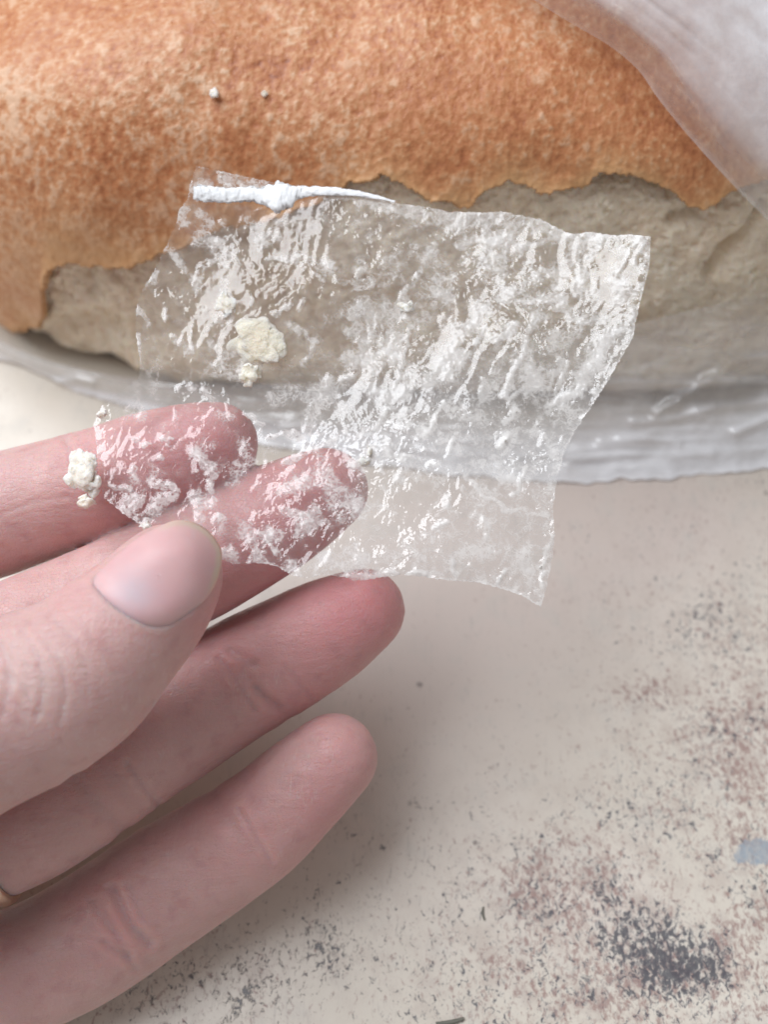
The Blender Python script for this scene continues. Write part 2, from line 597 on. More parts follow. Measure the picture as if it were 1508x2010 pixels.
def build_bread():
    root = empty('bread_loaf', (LOAF_C[0], LOAF_C[1], 0))
    tag(root, 'golden brown loaf of bread with torn crust showing pale crumb', 'bread')
    # inner crumb
    us = u_samples(700, 120)
    V = loaf_grid(us, 360)
    N = grid_normals(V)
    if (N[400, 80] @ np.array([0, -1, 0])) < 0:
        N = -N
    px, py, _ = project(V)
    below = py - crust_limit(px)
    rec = -0.20 - 0.22 * np.exp(-np.clip(below, 0, None) / 45.0) * sstep(-60, 5, below) * sstep(-.5, .3, pnoise(V * .45 + 4))
    rec = np.where(below < -60, -0.30, rec)
    lump = 0.24 * fbm(V * P2(.75, .75, 1.0) + 2, 4) + 0.085 * fbm(V * 3.2, 4, .6)
    lump = lump - .16 * np.clip(fbm(V * 4.2 + 8, 2) - .12, 0, 1) - .10 * np.clip(pnoise(V * 9.0) - .15, 0, 1)
    rec = rec + lump * sstep(-80, 10, below)
    rec = rec + 0.22 * sstep(110, 220, below) * np.exp(-((V[..., 2] - .9) / .9) ** 2)
    for cr_, w, a in (([(1512, 412), (1469, 474), (1429, 504), (1395, 560)], 10, .28), ([(1370, 430), (1330, 445)], 14, .25), ([(150, 525), (168, 590)], 16, .2),
                      ([(95, 660), (160, 640), (215, 655)], 16, .22)):
        rec = rec - a * np.exp(-(seg_dist(px, py, cr_) / w) ** 2)
    Vb = V + N * rec[..., None]
    Vb[..., 2] = np.maximum(Vb[..., 2], 0.03)
    nu, nv = V.shape[:2]
    obj('crumb', Vb.reshape(-1, 3), grid_faces(nu, nv, wrap=True), MAT_CRUMB, root, origin=np.array([LOAF_C[0], LOAF_C[1], 0.0]))
    # crust shell
    us = u_samples(820, 120)
    V = loaf_grid(us, 440)
    N = grid_normals(V)
    if (N[500, 100] @ np.array([0, -1, 0])) < 0:
        N = -N
    px, py, _ = project(V)
    jit = 7 * pnoise(V * 3.1 + 8) + 8 * fbm(V * 8.0 + 1, 2)
    below = py + jit - crust_limit(px)
    mask = below < 0
    arc = np.concatenate([[0], np.cumsum(np.linalg.norm(np.diff(V[500], axis=0), axis=1))])
    along = np.cumsum(np.concatenate([[0], np.linalg.norm(np.diff(V[:, 60], axis=0), axis=1)]))
    AR = np.broadcast_to(arc[None], V.shape[:2])
    AL = np.broadcast_to(along[:, None], V.shape[:2])
    wig = .35 * pnoise(P2(AL * .9, AR * .9, 4.4))
    blis = fbm(V * P2(6.2, 5.0, 4.6) + wig[..., None], 4, .62)
    fine = fbm(V * P2(14, 12, 11.) + 6.1, 3, .6)
    pit = np.clip(fbm(V * 2.0 + 9.9, 3, .6) - .12, 0, 1)
    big = fbm(V * .55 + 11, 3)
    curl = 0.10 * np.exp(np.clip(below, -400, 0) / 28.0) * (0.5 + pnoise(V * 1.1 + 6))
    disp = 0.085 * big + 0.015 * blis + 0.008 * fine - .03 * pit + curl
    Vc = V + N * disp[..., None]
    tone = 0.50 + 0.40 * fbm(V * .5 + 21, 3) + .20 * fbm(V * 1.7 + 4, 3) + 0.70 * blis + 0.60 * fine - .45 * pit
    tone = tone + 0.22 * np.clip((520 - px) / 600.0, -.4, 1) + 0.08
    edge = np.exp(np.clip(below, -600, 0) / 48.0) * np.clip(.65 + .7 * pnoise(V * 1.3 + 2), 0, 1)
    edge = np.clip(edge + .9 * np.exp(np.clip(below, -600, 0) / 9.0), 0, 1)
    edge = np.clip(edge + .55 * np.exp(-((px - 120) / 170.0) ** 2 - ((py - 500) / 110.0) ** 2), 0, 1)
    nu, nv = V.shape[:2]
    Fc = grid_faces(nu, nv, mask, wrap=True)
    Vs, Fs, at = compact(Vc.reshape(-1, 3), Fc, {'tone': tone, 'edge': edge})
    o = obj('crust', Vs, Fs, mat_crust(), root, at, origin=np.array([LOAF_C[0], LOAF_C[1], 0.0]))
    sm = o.modifiers.new('thickness', 'SOLIDIFY')
    sm.thickness = 0.0013
    sm.offset = -1
    # depth look-up for things that lie on the loaf
    return V, Fc


LOAF_V, _f = build_bread()
_lp = project(LOAF_V.reshape(-1, 3))
_ln = grid_normals(LOAF_V).reshape(-1, 3)


def loaf_depth(px, py, r=18):
    m = np.hypot(_lp[0] - px, _lp[1] - py) < r
    return _lp[2][m].min() if m.any() else None


# ------------------------------------------------------------------ thin plastics
def mat_bag():
    t = NT('milky_bag_plastic')
    haze = t.attr('haze')
    n1 = t.noise(120, 4, 0.55, t.coord((1, 1, 1)))
    n2 = t.noise(420, 4, 0.6, t.coord((0.5, 1.6, 1.6)))
    cr = t.noise(38, 3, 0.5, t.coord((0.45, 1.3, 1.3), (0, 0, 0.5)), 0.6)
    crs = t.ramp(t.math('ABSOLUTE', t.math('SUBTRACT', cr, 0.5)), 0.0, 0.022, 1.0, 0.0)
    bp = t.bump(t.math('ADD', n1, t.math('MULTIPLY', n2, 0.15)), 0.40, 0.0010)
    tr = t.n('ShaderNodeBsdfTransparent')
    tr.inputs[0].default_value = (0.97, 0.975, 0.98, 1)
    df = t.set(t.n('ShaderNodeBsdfDiffuse'), Color=(0.95, 0.965, 1.0, 1), Normal=bp)
    tl = t.set(t.n('ShaderNodeBsdfTranslucent'), Color=(0.95, 0.965, 1.0, 1), Normal=bp)
    gl = t.set(t.n('ShaderNodeBsdfGlossy'), Color=(1, 1, 1, 1), Roughness=0.24, Normal=bp)
    body = t.mixsh(0.26, df.outputs[0], tl.outputs[0])
    h = t.math('MULTIPLY', haze, t.ramp(n1, 0.3, 0.7, 0.82, 1.15), clamp=True)
    a = t.mixsh(h, tr.outputs[0], body)
    fr = t.n('ShaderNodeLayerWeight')
    t.link(bp, fr.inputs['Normal'])
    f = t.math('ADD', 0.085, t.math('MULTIPLY', t.math('POWER', fr.outputs['Facing'], 4.0), 0.35))
    return t.done(t.mixsh(f, a, gl.outputs[0]))


MAT_BAG = mat_bag()


def build_bag():
    edge_px = [(-700, 640), (-200, 660), (40, 715), (150, 768), (260, 800), (400, 842), (500, 868), (700, 905), (900, 932), (1085, 945), (1200, 942), (1300, 938), (1400, 930),
               (1508, 918), (1700, 900), (1900, 890)]
    E = on_plane(np.array([p[0] for p in edge_px]), np.array([p[1] for p in edge_px]), 0.08)
    root = empty('plastic_bag', (5.0, 12.5, 0.0))
    tag(root, 'milky see through plastic bag crumpled round the loaf, open on the left', 'plastic bag')
    # lower sheet: from the flank of the loaf down and out over the table
    nx, nt = 620, 150
    xs = np.linspace(-9.6, 14.5, nx)
    order = np.argsort(E[:, 0])
    ye = np.interp(xs, E[order, 0], E[order, 1])
    c = np.clip((xs - LOAF_C[0]) / LOAF_A, -.97, .97)
    yb = LOAF_C[1] - LOAF_B * (1 - np.abs(c) ** 3) ** (1 / 3)
    ye = np.minimum(ye, yb - 0.1)
    h1 = np.interp(xs, [-9.6, -7, -4, 0, 4, 7, 14.5], [.5, .55, .7, 1.2, 2.6, 3.6, 4.0])
    t = np.linspace(0, 1, nt)[None]
    A = np.stack([xs, yb - 0.10, h1], -1)[:, None]
    B = np.stack([xs, yb - 0.28 - .08 * (yb - ye), 0.16 + 0 * xs], -1)[:, None]
    C = np.stack([xs, ye, 0.06 + 0 * xs], -1)[:, None]
    T = t[..., None]
    V = (1 - T) ** 2 * A + 2 * T * (1 - T) * B + T ** 2 * C
    T2 = np.broadcast_to(t, V.shape[:2])
    X = np.broadcast_to(xs[:, None], T2.shape)
    L = (V[..., 1] - yb[:, None])
    q = P2(X * .24 + .2 * L, L * 1.3 + V[..., 2] * 1.2 + .35 * pnoise(P2(X * .3, L, 3)), 1.0)
    wr = ridged(q, 2, .4) - .5
    q2 = P2(X * .9 + L * .8, L * 1.2 - X * .5, 7.0)
    wr2 = ridged(q2, 2, .4) - .5
    amp = sstep(0, .12, T2) * (0.35 + .65 * sstep(-9, -3, X)) * (1 - .55 * sstep(.85, 1, T2))
    dz = amp * (.16 * wr + .08 * wr2)
    lx, ly, _ = project(V)
    for pl, a_ in (([(1278, 560), (1300, 580), (1332, 604)], .16), ([(1355, 612), (1420, 610), (1508, 598)], .16), ([(1300, 660), (1400, 668), (1508, 640)], .10), ([(1320, 800), (1420, 720), (1508, 700)], .10), ([(1400, 560), (1460, 530), (1508, 540)], .12), ([(1262, 728), (1300, 715), (1345, 700)], .12),
                   ([(1288, 812), (1340, 775), (1395, 745), (1440, 748)], .15), ([(1240, 830), (1330, 822), (1400, 800)], .10), ([(1180, 868), (1260, 862), (1330, 872)], .08),
                   ([(110, 752), (150, 745), (185, 752)], .10), ([(560, 840), (640, 826), (700, 838)], .10), ([(1440, 850), (1508, 820)], .12), ([(1100, 900), (1300, 890), (1508, 880)], .06)):
        dz = dz + a_ * np.exp(-(seg_dist(lx + 5 * pnoise(P2(lx / 40, ly / 40, 2)), ly, pl) / 9.0) ** 2)
    V = V + dz[..., None] * np.array([0, -.55, .83])
    V[..., 2] = np.maximum(V[..., 2], 0.03)
    V[..., 1] += (0.10 * pnoise(P2(X * 1.3, 0, 4)) + .05 * pnoise(P2(X * 4, 0, 4))) * sstep(.8, 1, T2)
    hz = 0.20 + .25 * np.clip(wr, 0, 1) + .58 * sstep(.40, .78, T2) - .12 * sstep(.25, .0, T2) + .15 * pnoise(P2(X * .5, L * .8, 2)) + .2 * sstep(-4, -8, X)
    hz = hz + .15 * sstep(.965, .99, T2) + .26 * sstep(3.5, 8, X) * sstep(.08, .3, T2) * (.5 + np.clip(wr2 + wr, 0, 1)) + .12 * np.clip(wr2, 0, 1)
    obj('lower_sheet', V.reshape(-1, 3), grid_faces(nx, nt), MAT_BAG, root, {'haze': np.clip(hz, .02, .92)})
    # upper flap hanging over the right end of the loaf
    ed = catmull([(820, -190), (950, -70), (1052, 2), (1130, 50), (1200, 92), (1254, 138), (1292, 192), (1340, 252), (1400, 320), (1460, 384), (1510, 434), (1600, 530), (1690, 650)], 360)
    dd = []
    last = 16.6
    for p in ed:
        q_ = loaf_depth(p[0], p[1])
        last = q_ if q_ is not None else last
        dd.append(last)
    dd = np.array(dd)
    kk = np.ones(41) / 41
    dd = np.convolve(np.pad(dd, 20, 'edge'), kk, 'valid')
    nw = 170
    w = np.linspace(0, 900, nw)
    tx = np.gradient(ed[:, 0])
    ty = np.gradient(ed[:, 1])
    tn = np.hypot(tx, ty)
    nxn, nyn = ty / tn, -tx / tn
    nxn = np.convolve(np.pad(nxn, 40, 'edge'), np.ones(81) / 81, 'valid')
    nyn = np.convolve(np.pad(nyn, 40, 'edge'), np.ones(81) / 81, 'valid')
    PX = ed[:, 0:1] + nxn[:, None] * w[None]
    PY = ed[:, 1:2] + nyn[:, None] * w[None]
    Sg = np.broadcast_to(np.linspace(0, 9, len(ed))[:, None], PX.shape)
    Wg = np.broadcast_to(w[None], PX.shape)
    wob = .45 * pnoise(P2(Sg * .22, Wg / 500, 1))
    fold = ridged(P2(Wg / 95.0 + wob * 1.6, Sg * .16, 3.3), 2) - .5
    fold2 = ridged(P2(Wg / 30.0 + wob * 3, Sg * .35, 8.3), 2) - .5
    dep = dd[:, None] - .22 - .95 * sstep(-30, 75, Wg) + 1.5 * sstep(60, 520, Wg) + 2.6 * sstep(480, 900, Wg) + sstep(0, 90, Wg) * (.22 * fold + .05 * fold2)
    V = pxw(PX, PY, dep)
    V[..., 2] = np.maximum(V[..., 2], 0.1)
    hz = .22 + .52 * sstep(20, 190, Wg) + .22 * fold * sstep(40, 150, Wg) + .10 * sstep(200, 330, Wg) + .08 * fold2 + .22 * np.exp(-Wg / 5.0)
    obj('upper_flap', V.reshape(-1, 3), grid_faces(*PX.shape), MAT_BAG, root, {'haze': np.clip(hz, .10, .92)})
    return root


build_bag()

# ------------------------------------------------------------------ hand
CHAINS = {   # pixel x, pixel y, radius in pixels, depth cm
    'thumb': [(335, 1130, 103, 13.30), (310, 1163, 115, 13.2), (280, 1200, 125, 13.12), (215, 1262, 142, 13.0), (142, 1328, 161, 12.9), (40, 1378, 177, 12.9),
              (-80, 1424, 192, 12.7), (-250, 1500, 225, 12.3), (-430, 1580, 265, 12.2)],
    'index': [(425, 870, 82, 15.15), (370, 886, 94, 15.2), (290, 912, 104, 15.4), (205, 945, 108, 15.6), (100, 978, 114, 15.8), (0, 1010, 120, 15.85), (-150, 1060, 125, 15.7),
              (-350, 1170, 140, 15.1), (-520, 1300, 170, 14.4)],
    'middle': [(640, 962, 84, 15.3), (580, 995, 100, 15.3), (500, 1040, 111, 15.3), (392, 1100, 116, 15.3), (270, 1155, 118, 15.3), (130, 1215, 119, 15.2), (0, 1270, 120, 15.0),
               (-150, 1345, 125, 14.8), (-350, 1440, 140, 14.6), (-520, 1480, 170, 14.5)],
    'ring': [(712, 1198, 84, 15.55), (640, 1240, 104, 15.6), (560, 1284, 113, 15.65), (474, 1330, 118, 15.62), (350, 1408, 122, 15.35), (234, 1487, 123, 15.0), (88, 1592, 122, 14.65),
             (-40, 1655, 120, 14.5), (-200, 1715, 130, 14.3), (-380, 1730, 150, 14.5), (-520, 1680, 170, 14.5)],
    'pinky': [(655, 1487, 87, 15.3), (590, 1545, 98, 15.32), (509, 1619, 107, 15.35), (410, 1685, 115, 15.45), (312, 1747, 121, 15.35), (165, 1845, 124, 15.1), (40, 1905, 122, 14.9),
              (-100, 1950, 130, 14.7), (-300, 1960, 150, 14.4), (-500, 1880, 175, 14.3)],
    'palm_a': [(-520, 1300, 170, 14.4), (-680, 1450, 200, 14.3), (-860, 1620, 200, 14.2)],
    'palm_b': [(-520, 1480, 170, 14.5), (-700, 1600, 210, 14.3), (-880, 1700, 210, 14.2)],
    'palm_c': [(-500, 1880, 175, 14.3), (-700, 1830, 205, 14.2), (-900, 1800, 205, 14.1)],
    'palm_d': [(-430, 1580, 265, 12.2), (-650, 1640, 270, 12.5), (-880, 1720, 230, 13.4)],
    'forearm': [(-880, 1710, 225, 14.0), (-1050, 1780, 215, 13.8), (-1300, 1860, 245, 13.4), (-1650, 1960, 270, 12.9)],
}


def chain_samples(ch):
    a = np.array(ch, float)
    n = int(sum(np.hypot(*(a[i + 1, :2] - a[i, :2])) for i in range(len(a) - 1)) / 5.5)
    s = catmull(a, max(n, 30))
    c = pxcam(s[:, 0], s[:, 1], s[:, 3])
    return c, s[:, 2] * s[:, 3] / F


CH = {k: chain_samples(v) for k, v in CHAINS.items()}
FINGERS = ('thumb', 'index', 'middle', 'ring', 'pinky')


def chain_sdf(P, c, r):
    d = np.full(len(P), 1e9)
    for ci, ri in zip(c, r):
        q = P - ci
        np.minimum(d, np.sqrt(np.einsum('ij,ij->i', q, q)) - ri, out=d)
    return d


def smin(a, b, k):
    h = np.clip(.5 + .5 * (b - a) / k, 0, 1)
    return b * (1 - h) + a * h - k * h * (1 - h)


def hand_sdf_grid(lo, hi, h):
    ax = [np.arange(lo[i], hi[i], h) for i in range(3)]
    shp = tuple(len(a) for a in ax)
    finger = np.full(shp, 3.0, np.float64)
    palm = np.full(shp, 3.0, np.float64)
    for name, (c, r) in CH.items():
        m = 0.9 if name not in FINGERS else 0.55
        sl = []
        for i in range(3):
            a0 = np.searchsorted(ax[i], (c[:, i] - r).min() - m)
            a1 = np.searchsorted(ax[i], (c[:, i] + r).max() + m)
            sl.append(slice(a0, a1))
        X, Y, Z = np.meshgrid(ax[0][sl[0]], ax[1][sl[1]], ax[2][sl[2]], indexing='ij')
        if X.size == 0:
            continue
        P = np.stack([X.ravel(), Y.ravel(), Z.ravel()], -1)
        d = chain_sdf(P, c, r).reshape(X.shape)
        tgt = finger if name in FINGERS else palm
        k = 0.09 if name in FINGERS else 0.7
        tgt[tuple(sl)] = smin(tgt[tuple(sl)], d, k)
    # fingers stay separate from one another, the palm flows into all of them
    kk = 0.45
    return smin(finger, palm, kk), ax


def surface_nets(vol, ax):
    ins = vol < 0
    nx, ny, nz = vol.shape
    cnt = np.zeros((nx - 1, ny - 1, nz - 1), np.int8)
    for a in (0, 1):
        for b in (0, 1):
            for c in (0, 1):
                cnt += ins[a:nx - 1 + a, b:ny - 1 + b, c:nz - 1 + c]
    act = (cnt > 0) & (cnt < 8)
    idx = np.full(act.shape, -1, np.int64)
    I = np.argwhere(act)
    idx[act] = np.arange(len(I))
    corner = np.array([(a, b, c) for a in (0, 1) for b in (0, 1) for c in (0, 1)])
    val = np.stack([vol[I[:, 0] + a, I[:, 1] + b, I[:, 2] + c] for a, b, c in corner], -1)
    acc = np.zeros((len(I), 3))
    num = np.zeros(len(I))
    for i in range(8):
        for j in range(i + 1, 8):
            if np.abs(corner[i] - corner[j]).sum() != 1:
                continue
            m = (val[:, i] < 0) != (val[:, j] < 0)
            t = np.where(m, val[:, i] / (val[:, i] - val[:, j] + 1e-12), 0)
            p = corner[i] + t[:, None] * (corner[j] - corner[i])
            acc += np.where(m[:, None], p, 0)
            num += m
    h = ax[0][1] - ax[0][0]
    V = (I + acc / num[:, None]) * h + np.array([ax[0][0], ax[1][0], ax[2][0]])
    faces = []
    for axis in range(3):
        o1, o2 = [(1, 2), (2, 0), (0, 1)][axis]
        sl0 = [slice(None)] * 3
        sl1 = [slice(None)] * 3
        sl0[axis] = slice(0, -1)
        sl1[axis] = slice(1, None)
        cross = ins[tuple(sl0)] != ins[tuple(sl1)]
        E = np.argwhere(cross)
        E = E[(E[:, o1] > 0) & (E[:, o2] > 0) & (E[:, o1] < vol.shape[o1] - 1) & (E[:, o2] < vol.shape[o2] - 1)]
        q = []
        for d1, d2 in ((-1, -1), (0, -1), (0, 0), (-1, 0)):
            e = E.copy()
            e[:, o1] += d1
            e[:, o2] += d2
            q.append(idx[e[:, 0], e[:, 1], e[:, 2]])
        q = np.stack(q, -1)
        fl = ~ins[E[:, 0], E[:, 1], E[:, 2]]
        q[fl] = q[fl][:, ::-1]
        faces.append(q)
    return V, np.vstack(faces)


NAIL = [(182, 1146), (196, 1164), (212, 1180), (232, 1197), (252, 1210), (288, 1229), (308, 1232), (331, 1226), (365, 1204), (398, 1178), (418, 1150), (430, 1115), (432, 1083), (416, 1054),
        (392, 1034), (365, 1025), (338, 1026), (308, 1039), (275, 1056), (249, 1076), (219, 1103), (194, 1126)]

CREASES = [  # polyline, half width px, depth cm
    ([(222, 1745), (240, 1785), (262, 1825), (292, 1852)], 9, .030), ([(205, 1850), (228, 1868), (252, 1880)], 8, .022), ([(250, 1740), (275, 1800)], 9, .012),
    ([(505, 1352), (522, 1370), (545, 1388)], 8, .022), ([(452, 1276), (475, 1290), (498, 1304)], 9, .018), ([(480, 1320), (515, 1365), (560, 1400)], 14, .016),
    ([(150, 1535), (190, 1580), (240, 1630)], 16, .022), ([(420, 1560), (450, 1610), (490, 1660), (520, 1700)], 16, .018),
    ([(560, 1310), (590, 1345), (612, 1372)], 6, .010), ([(430, 1290), (462, 1335), (500, 1390)], 7, .014), ([(250, 1500), (285, 1550), (310, 1580)], 7, .016), ([(470, 1590), (500, 1640), (530, 1690)], 6, .014),
    ([(180, 1770), (222, 1830), (262, 1900)], 8, .016), ([(128, 866), (138, 890), (142, 920)], 7, .014), ([(0, 1010), (60, 985), (130, 975)], 5, .006),
    ([(-10, 1250), (15, 1290), (18, 1340), (5, 1400)], 8, 0.0099), ([(40, 1240), (75, 1290), (85, 1350), (70, 1410)], 7, 0.0072), ([(80, 1255), (118, 1300), (130, 1360), (115, 1420)], 6, 0.0054),
    ([(100, 1210), (150, 1260), (172, 1320), (170, 1380)], 5, 0.0036), ([(10, 1320), (40, 1345), (60, 1380)], 6, 0.0063), ([(25, 1380), (60, 1400), (100, 1405)], 6, 0.0054),
]


def mat_skin():
    t = NT('skin')
    pink, pale = t.attr('pink'), t.attr('pale')
    n1 = t.noise(110, 4, 0.55)
    n2 = t.noise(380, 3, 0.5)
    col = t.mix(t.ramp(n1, 0.3, 0.7), (0.57, 0.36, 0.345), (0.61, 0.40, 0.385))
    col = t.mix(pink, col, (0.60, 0.275, 0.285))
    col = t.mix(pale, col, (0.56, 0.41, 0.385))
    col = t.mix(t.ramp(n2, 0.50, 0.75, 0, 0.40), col, (0.47, 0.25, 0.25))
    # fine skin lines: short crossing furrows plus print ridges
    ln = t.noise(620, 3, 0.55, t.coord((0.35, 1.5, 1.5), (0, 0, 0.55)))
    l2 = t.noise(1500, 2, 0.5, t.coord((0.5, 1.4, 1.2), (0, 0, -0.5)))
    vo = t.voro(1500, 'DISTANCE_TO_EDGE')
    vv = t.ramp(vo.outputs['Distance'], 0.0, 0.14)
    h = t.math('ADD', t.math('MULTIPLY', ln, 0.8), t.math('ADD', t.math('MULTIPLY', l2, 0.35), t.math('MULTIPLY', vv, 0.14)))
    bp = t.bump(h, 0.7, 0.00032)
    sc = t.noise(95, 2, 0.5, t.coord((9, 0.7, 3), (0, 0, 0.70)))
    scm = t.math('MULTIPLY', t.ramp(t.math('ABSOLUTE', t.math('SUBTRACT', sc, 0.5)), 0.0, 0.016, 1.0, 0.0), t.ramp(n1, 0.50, 0.62))
    col = t.mix(t.math('MULTIPLY', scm, 0.35), col, (0.66, 0.55, 0.53))
    bs = t.principled(Base_Color=col, Roughness=t.ramp(ln, 0.3, 0.7, 0.36, 0.52), Normal=bp, Specular_IOR_Level=0.42,
                      Subsurface_Weight=1.0, Subsurface_Radius=(1.0, 0.36, 0.22), Subsurface_Scale=0.0032)
    return t.done(bs.outputs[0])


def mat_nail():
    t = NT('fingernail')
    free, moon = t.attr('free_edge'), t.attr('moon')
    n1 = t.noise(150, 3, 0.5)
    col = t.mix(t.ramp(n1, 0.3, 0.7), (0.66, 0.385, 0.395), (0.70, 0.43, 0.43))
    col = t.mix(moon, col, (0.62, 0.48, 0.52))
    col = t.mix(free, col, (0.64, 0.49, 0.40))
    st = t.noise(500, 2, 0.5, t.coord((0.3, 0.9, 1), (0, 0, -0.9)))
    bp = t.bump(st, 0.25, 0.0001)
    bs = t.principled(Base_Color=col, Roughness=0.50, Normal=bp, Specular_IOR_Level=0.42, Subsurface_Weight=0.7,
                      Subsurface_Radius=(1, .4, .3), Subsurface_Scale=0.0015, Coat_Weight=0.1, Coat_Roughness=0.3)
    return t.done(bs.outputs[0])


def build_hand():
    lo, hi = np.array([-18.0, -9.5, 9.6]), np.array([1.2, 2.0, 17.2])
    vol, ax = hand_sdf_grid(lo, hi, 0.065)
    V, Q = surface_nets(vol, ax)
    for _ in range(6):   # relax the grid steps
        acc = np.zeros_like(V)
        num = np.zeros(len(V))
        for k in range(4):
            a, b = Q[:, k], Q[:, (k + 1) % 4]
            np.add.at(acc, a, V[b])
            np.add.at(num, a, 1)
            np.add.at(acc, b, V[a])
            np.add.at(num, b, 1)
        V = V + .5 * (acc / np.maximum(num, 1)[:, None] - V)
    me = mesh_from('hand_base', V, Q)
    tmp = bpy.data.objects.new('hand_base', me)
    COL.objects.link(tmp)
    md = tmp.modifiers.new('s', 'SUBSURF')
    md.levels = md.render_levels = 1
    dg = bpy.context.evaluated_depsgraph_get()
    ev = tmp.evaluated_get(dg)
    m2 = ev.to_mesh()
    n = len(m2.vertices)
    co = np.empty(n * 3, np.float32)
    m2.vertices.foreach_get('co', co)
    nr = np.empty(n * 3, np.float32)
    m2.vertices.foreach_get('normal', nr)
    fq = np.empty(len(m2.loops), np.int32)
    m2.loops.foreach_get('vertex_index', fq)
    C = co.reshape(-1, 3).astype(float)
    N = nr.reshape(-1, 3).astype(float)
    Q = fq.reshape(-1, 4)
    ev.to_mesh_clear()
    bpy.data.objects.remove(tmp)
    bpy.data.meshes.remove(me)
    ctr = C.mean(0)
    if np.mean(np.einsum('ij,ij->i', N[::50], C[::50] - ctr)) < 0:
        N = -N
        Q = Q[:, ::-1]
    # owner: which finger is nearest (for details that belong to one finger only)
    sub = C
    own_d = {k: None for k in FINGERS}
    best = np.full(n, 1e9)
    own = np.zeros(n, int)
    for i, k in enumerate(FINGERS):
        c, r = CH[k]
        d = chain_sdf(sub, c[::3], r[::3])
        m = d < best
        own[m] = i
        best = np.minimum(best, d)
    px = W0 / 2 + F * C[:, 0] / C[:, 2]
    py = H0 / 2 - F * C[:, 1] / C[:, 2]
    view = -C / np.linalg.norm(C, axis=1)[:, None]
    front = np.einsum('ij,ij->i', N, view) > -0.15
    disp = np.zeros(n)
    for poly, w, dp in CREASES:
        d = seg_dist(px, py, poly)
        dp = dp * 1.35
        disp -= np.where(front, dp * np.exp(-(d / w) ** 2) - .35 * dp * np.exp(-((d - 2.2 * w) / w) ** 2), 0)
    # knuckle of the thumb: concentric wrinkles
    kd = np.hypot((px - 30) * .95, (py - 1340) * .8)
    th = own == 0
    wr = np.sin(kd / 5.5 + .9 * pnoise(C * 1.4)) * np.exp(-((kd - 70) / 60) ** 2) * .0016
    disp += np.where(front & th, wr, 0)
    # gentle lumps
    disp += .012 * fbm(C * 1.1, 3)
    # nail bed and the fold of skin round it
    dn, _, _ = poly_nearest(px, py, NAIL)
    ins = poly_inside(px, py, NAIL)
    sd = np.where(ins, -dn, dn)
    thf = th & front
    distal = sstep(300, 430, px - .35 * (py - 1130))
    ridge = .010 * np.exp(-((sd - 9) / 8.0) ** 2) * (1 - distal)
    bed = -.024 * sstep(4, -8, sd)
    disp += np.where(thf, ridge + bed, 0)
    Cd = C + N * disp[:, None]
    # colour: redder finger ends and joints, paler over the knuckle
    pink = np.zeros(n)
    for (x, y, s, a, o_) in ((650, 1170, 110, .9, 3), (760, 1190, 90, .55, 3), (600, 1400, 80, .55, 3), (420, 1270, 60, .45, 3), (640, 960, 150, .8, 2), (500, 1180, 120, .75, 2), (430, 880, 110, .9, 1),
                             (230, 880, 70, .3, 1), (330, 980, 100, .55, 1), (690, 1440, 80, .35, 4), (650, 1600, 60, .55, 4), (420, 1560, 70, .3, 4), (560, 1700, 80, .3, 4), (190, 1800, 60, .4, 4),
                             (430, 1160, 50, .6, 0), (400, 1230, 45, .5, 0), (150, 1140, 60, .25, 0)):
        pink += np.where(own == o_, a * np.exp(-(((px - x) ** 2 + (py - y) ** 2) / (2 * s * s))), 0)
    pink += .12 * fbm(C * 1.6 + 5, 3)
    pale = np.where(th, .7 * np.exp(-(((px - 70) / 110) ** 2 + ((py - 1330) / 100) ** 2)), 0) + np.where(own == 4, .35 * np.exp(-(((px - 80) / 110) ** 2 + ((py - 1800) / 60) ** 2)), 0)
    root = empty('hand', cam2world(np.array([-9.0, -4.0, 15.0])))
    tag(root, 'left hand reaching in from the left, pinching clear film between thumb and fingers', 'hand')
    Vw = cam2world(Cd)
    obj('skin', Vw, Q, mat_skin(), root, {'pink': np.clip(pink * .8, 0, 1), 'pale': np.clip(pale, 0, 1)}, origin=np.array(root.location) / S)
    # thumbnail: a smooth curved plate fitted to the skin below it
    m = thf & (sd < 6)
    x_, y_ = (px[m] - 310) / 120, (py[m] - 1130) / 120
    dep = C[m, 2]
    w = np.where(sd[m] < -6, 1.0, .35)
    basis = lambda x, y: np.stack([np.ones_like(x), x, y, x * x, x * y, y * y, x ** 3, x * x * y, x * y * y, y ** 3, x ** 4, x * x * y * y, y ** 4], -1)
    sol, *_ = np.linalg.lstsq(basis(x_, y_) * w[:, None], dep * w, rcond=None)
    npoly = np.array(NAIL, float)
    cen = npoly.mean(0)
    K, R = 120, 26
    loop = catmull(np.vstack([npoly, npoly[:1]]), K + 1)[:-1]
    rr = np.linspace(0, 1, R) ** .8
    PX = cen[0] + (loop[:, 0:1] - cen[0]) * rr[None]
    PY = cen[1] + (loop[:, 1:2] - cen[1]) * rr[None]
    dz = basis((PX - 310) / 120, (PY - 1130) / 120) @ sol
    dist_ = sstep(330, 425, PX - .45 * (PY - 1120))
    lift = -.012 - .022 * dist_
    rim = np.broadcast_to(rr[None], PX.shape)
    dz = dz + lift + .008 * sstep(.90, 1.0, rim) * (1 - dist_)
    Vn = pxw(PX, PY, dz)
    dn2 = poly_nearest(PX, PY, NAIL)[0]
    free = sstep(13, 8, dn2) * sstep(375, 420, PX - .3 * (PY - 1110)) + .8 * sstep(12, 7, dn2) * sstep(1062, 1040, PY) * sstep(300, 340, PX)
    moon = np.exp(-(((PX - 262) / 42) ** 2 + ((PY - 1165) / 42) ** 2)) * .9
    nail = obj('thumbnail', Vn.reshape(-1, 3), grid_faces(K, R, wrap=True), mat_nail(), root, {'free_edge': np.clip(free, 0, 1), 'moon': moon})
    s_ = nail.modifiers.new('thickness', 'SOLIDIFY')
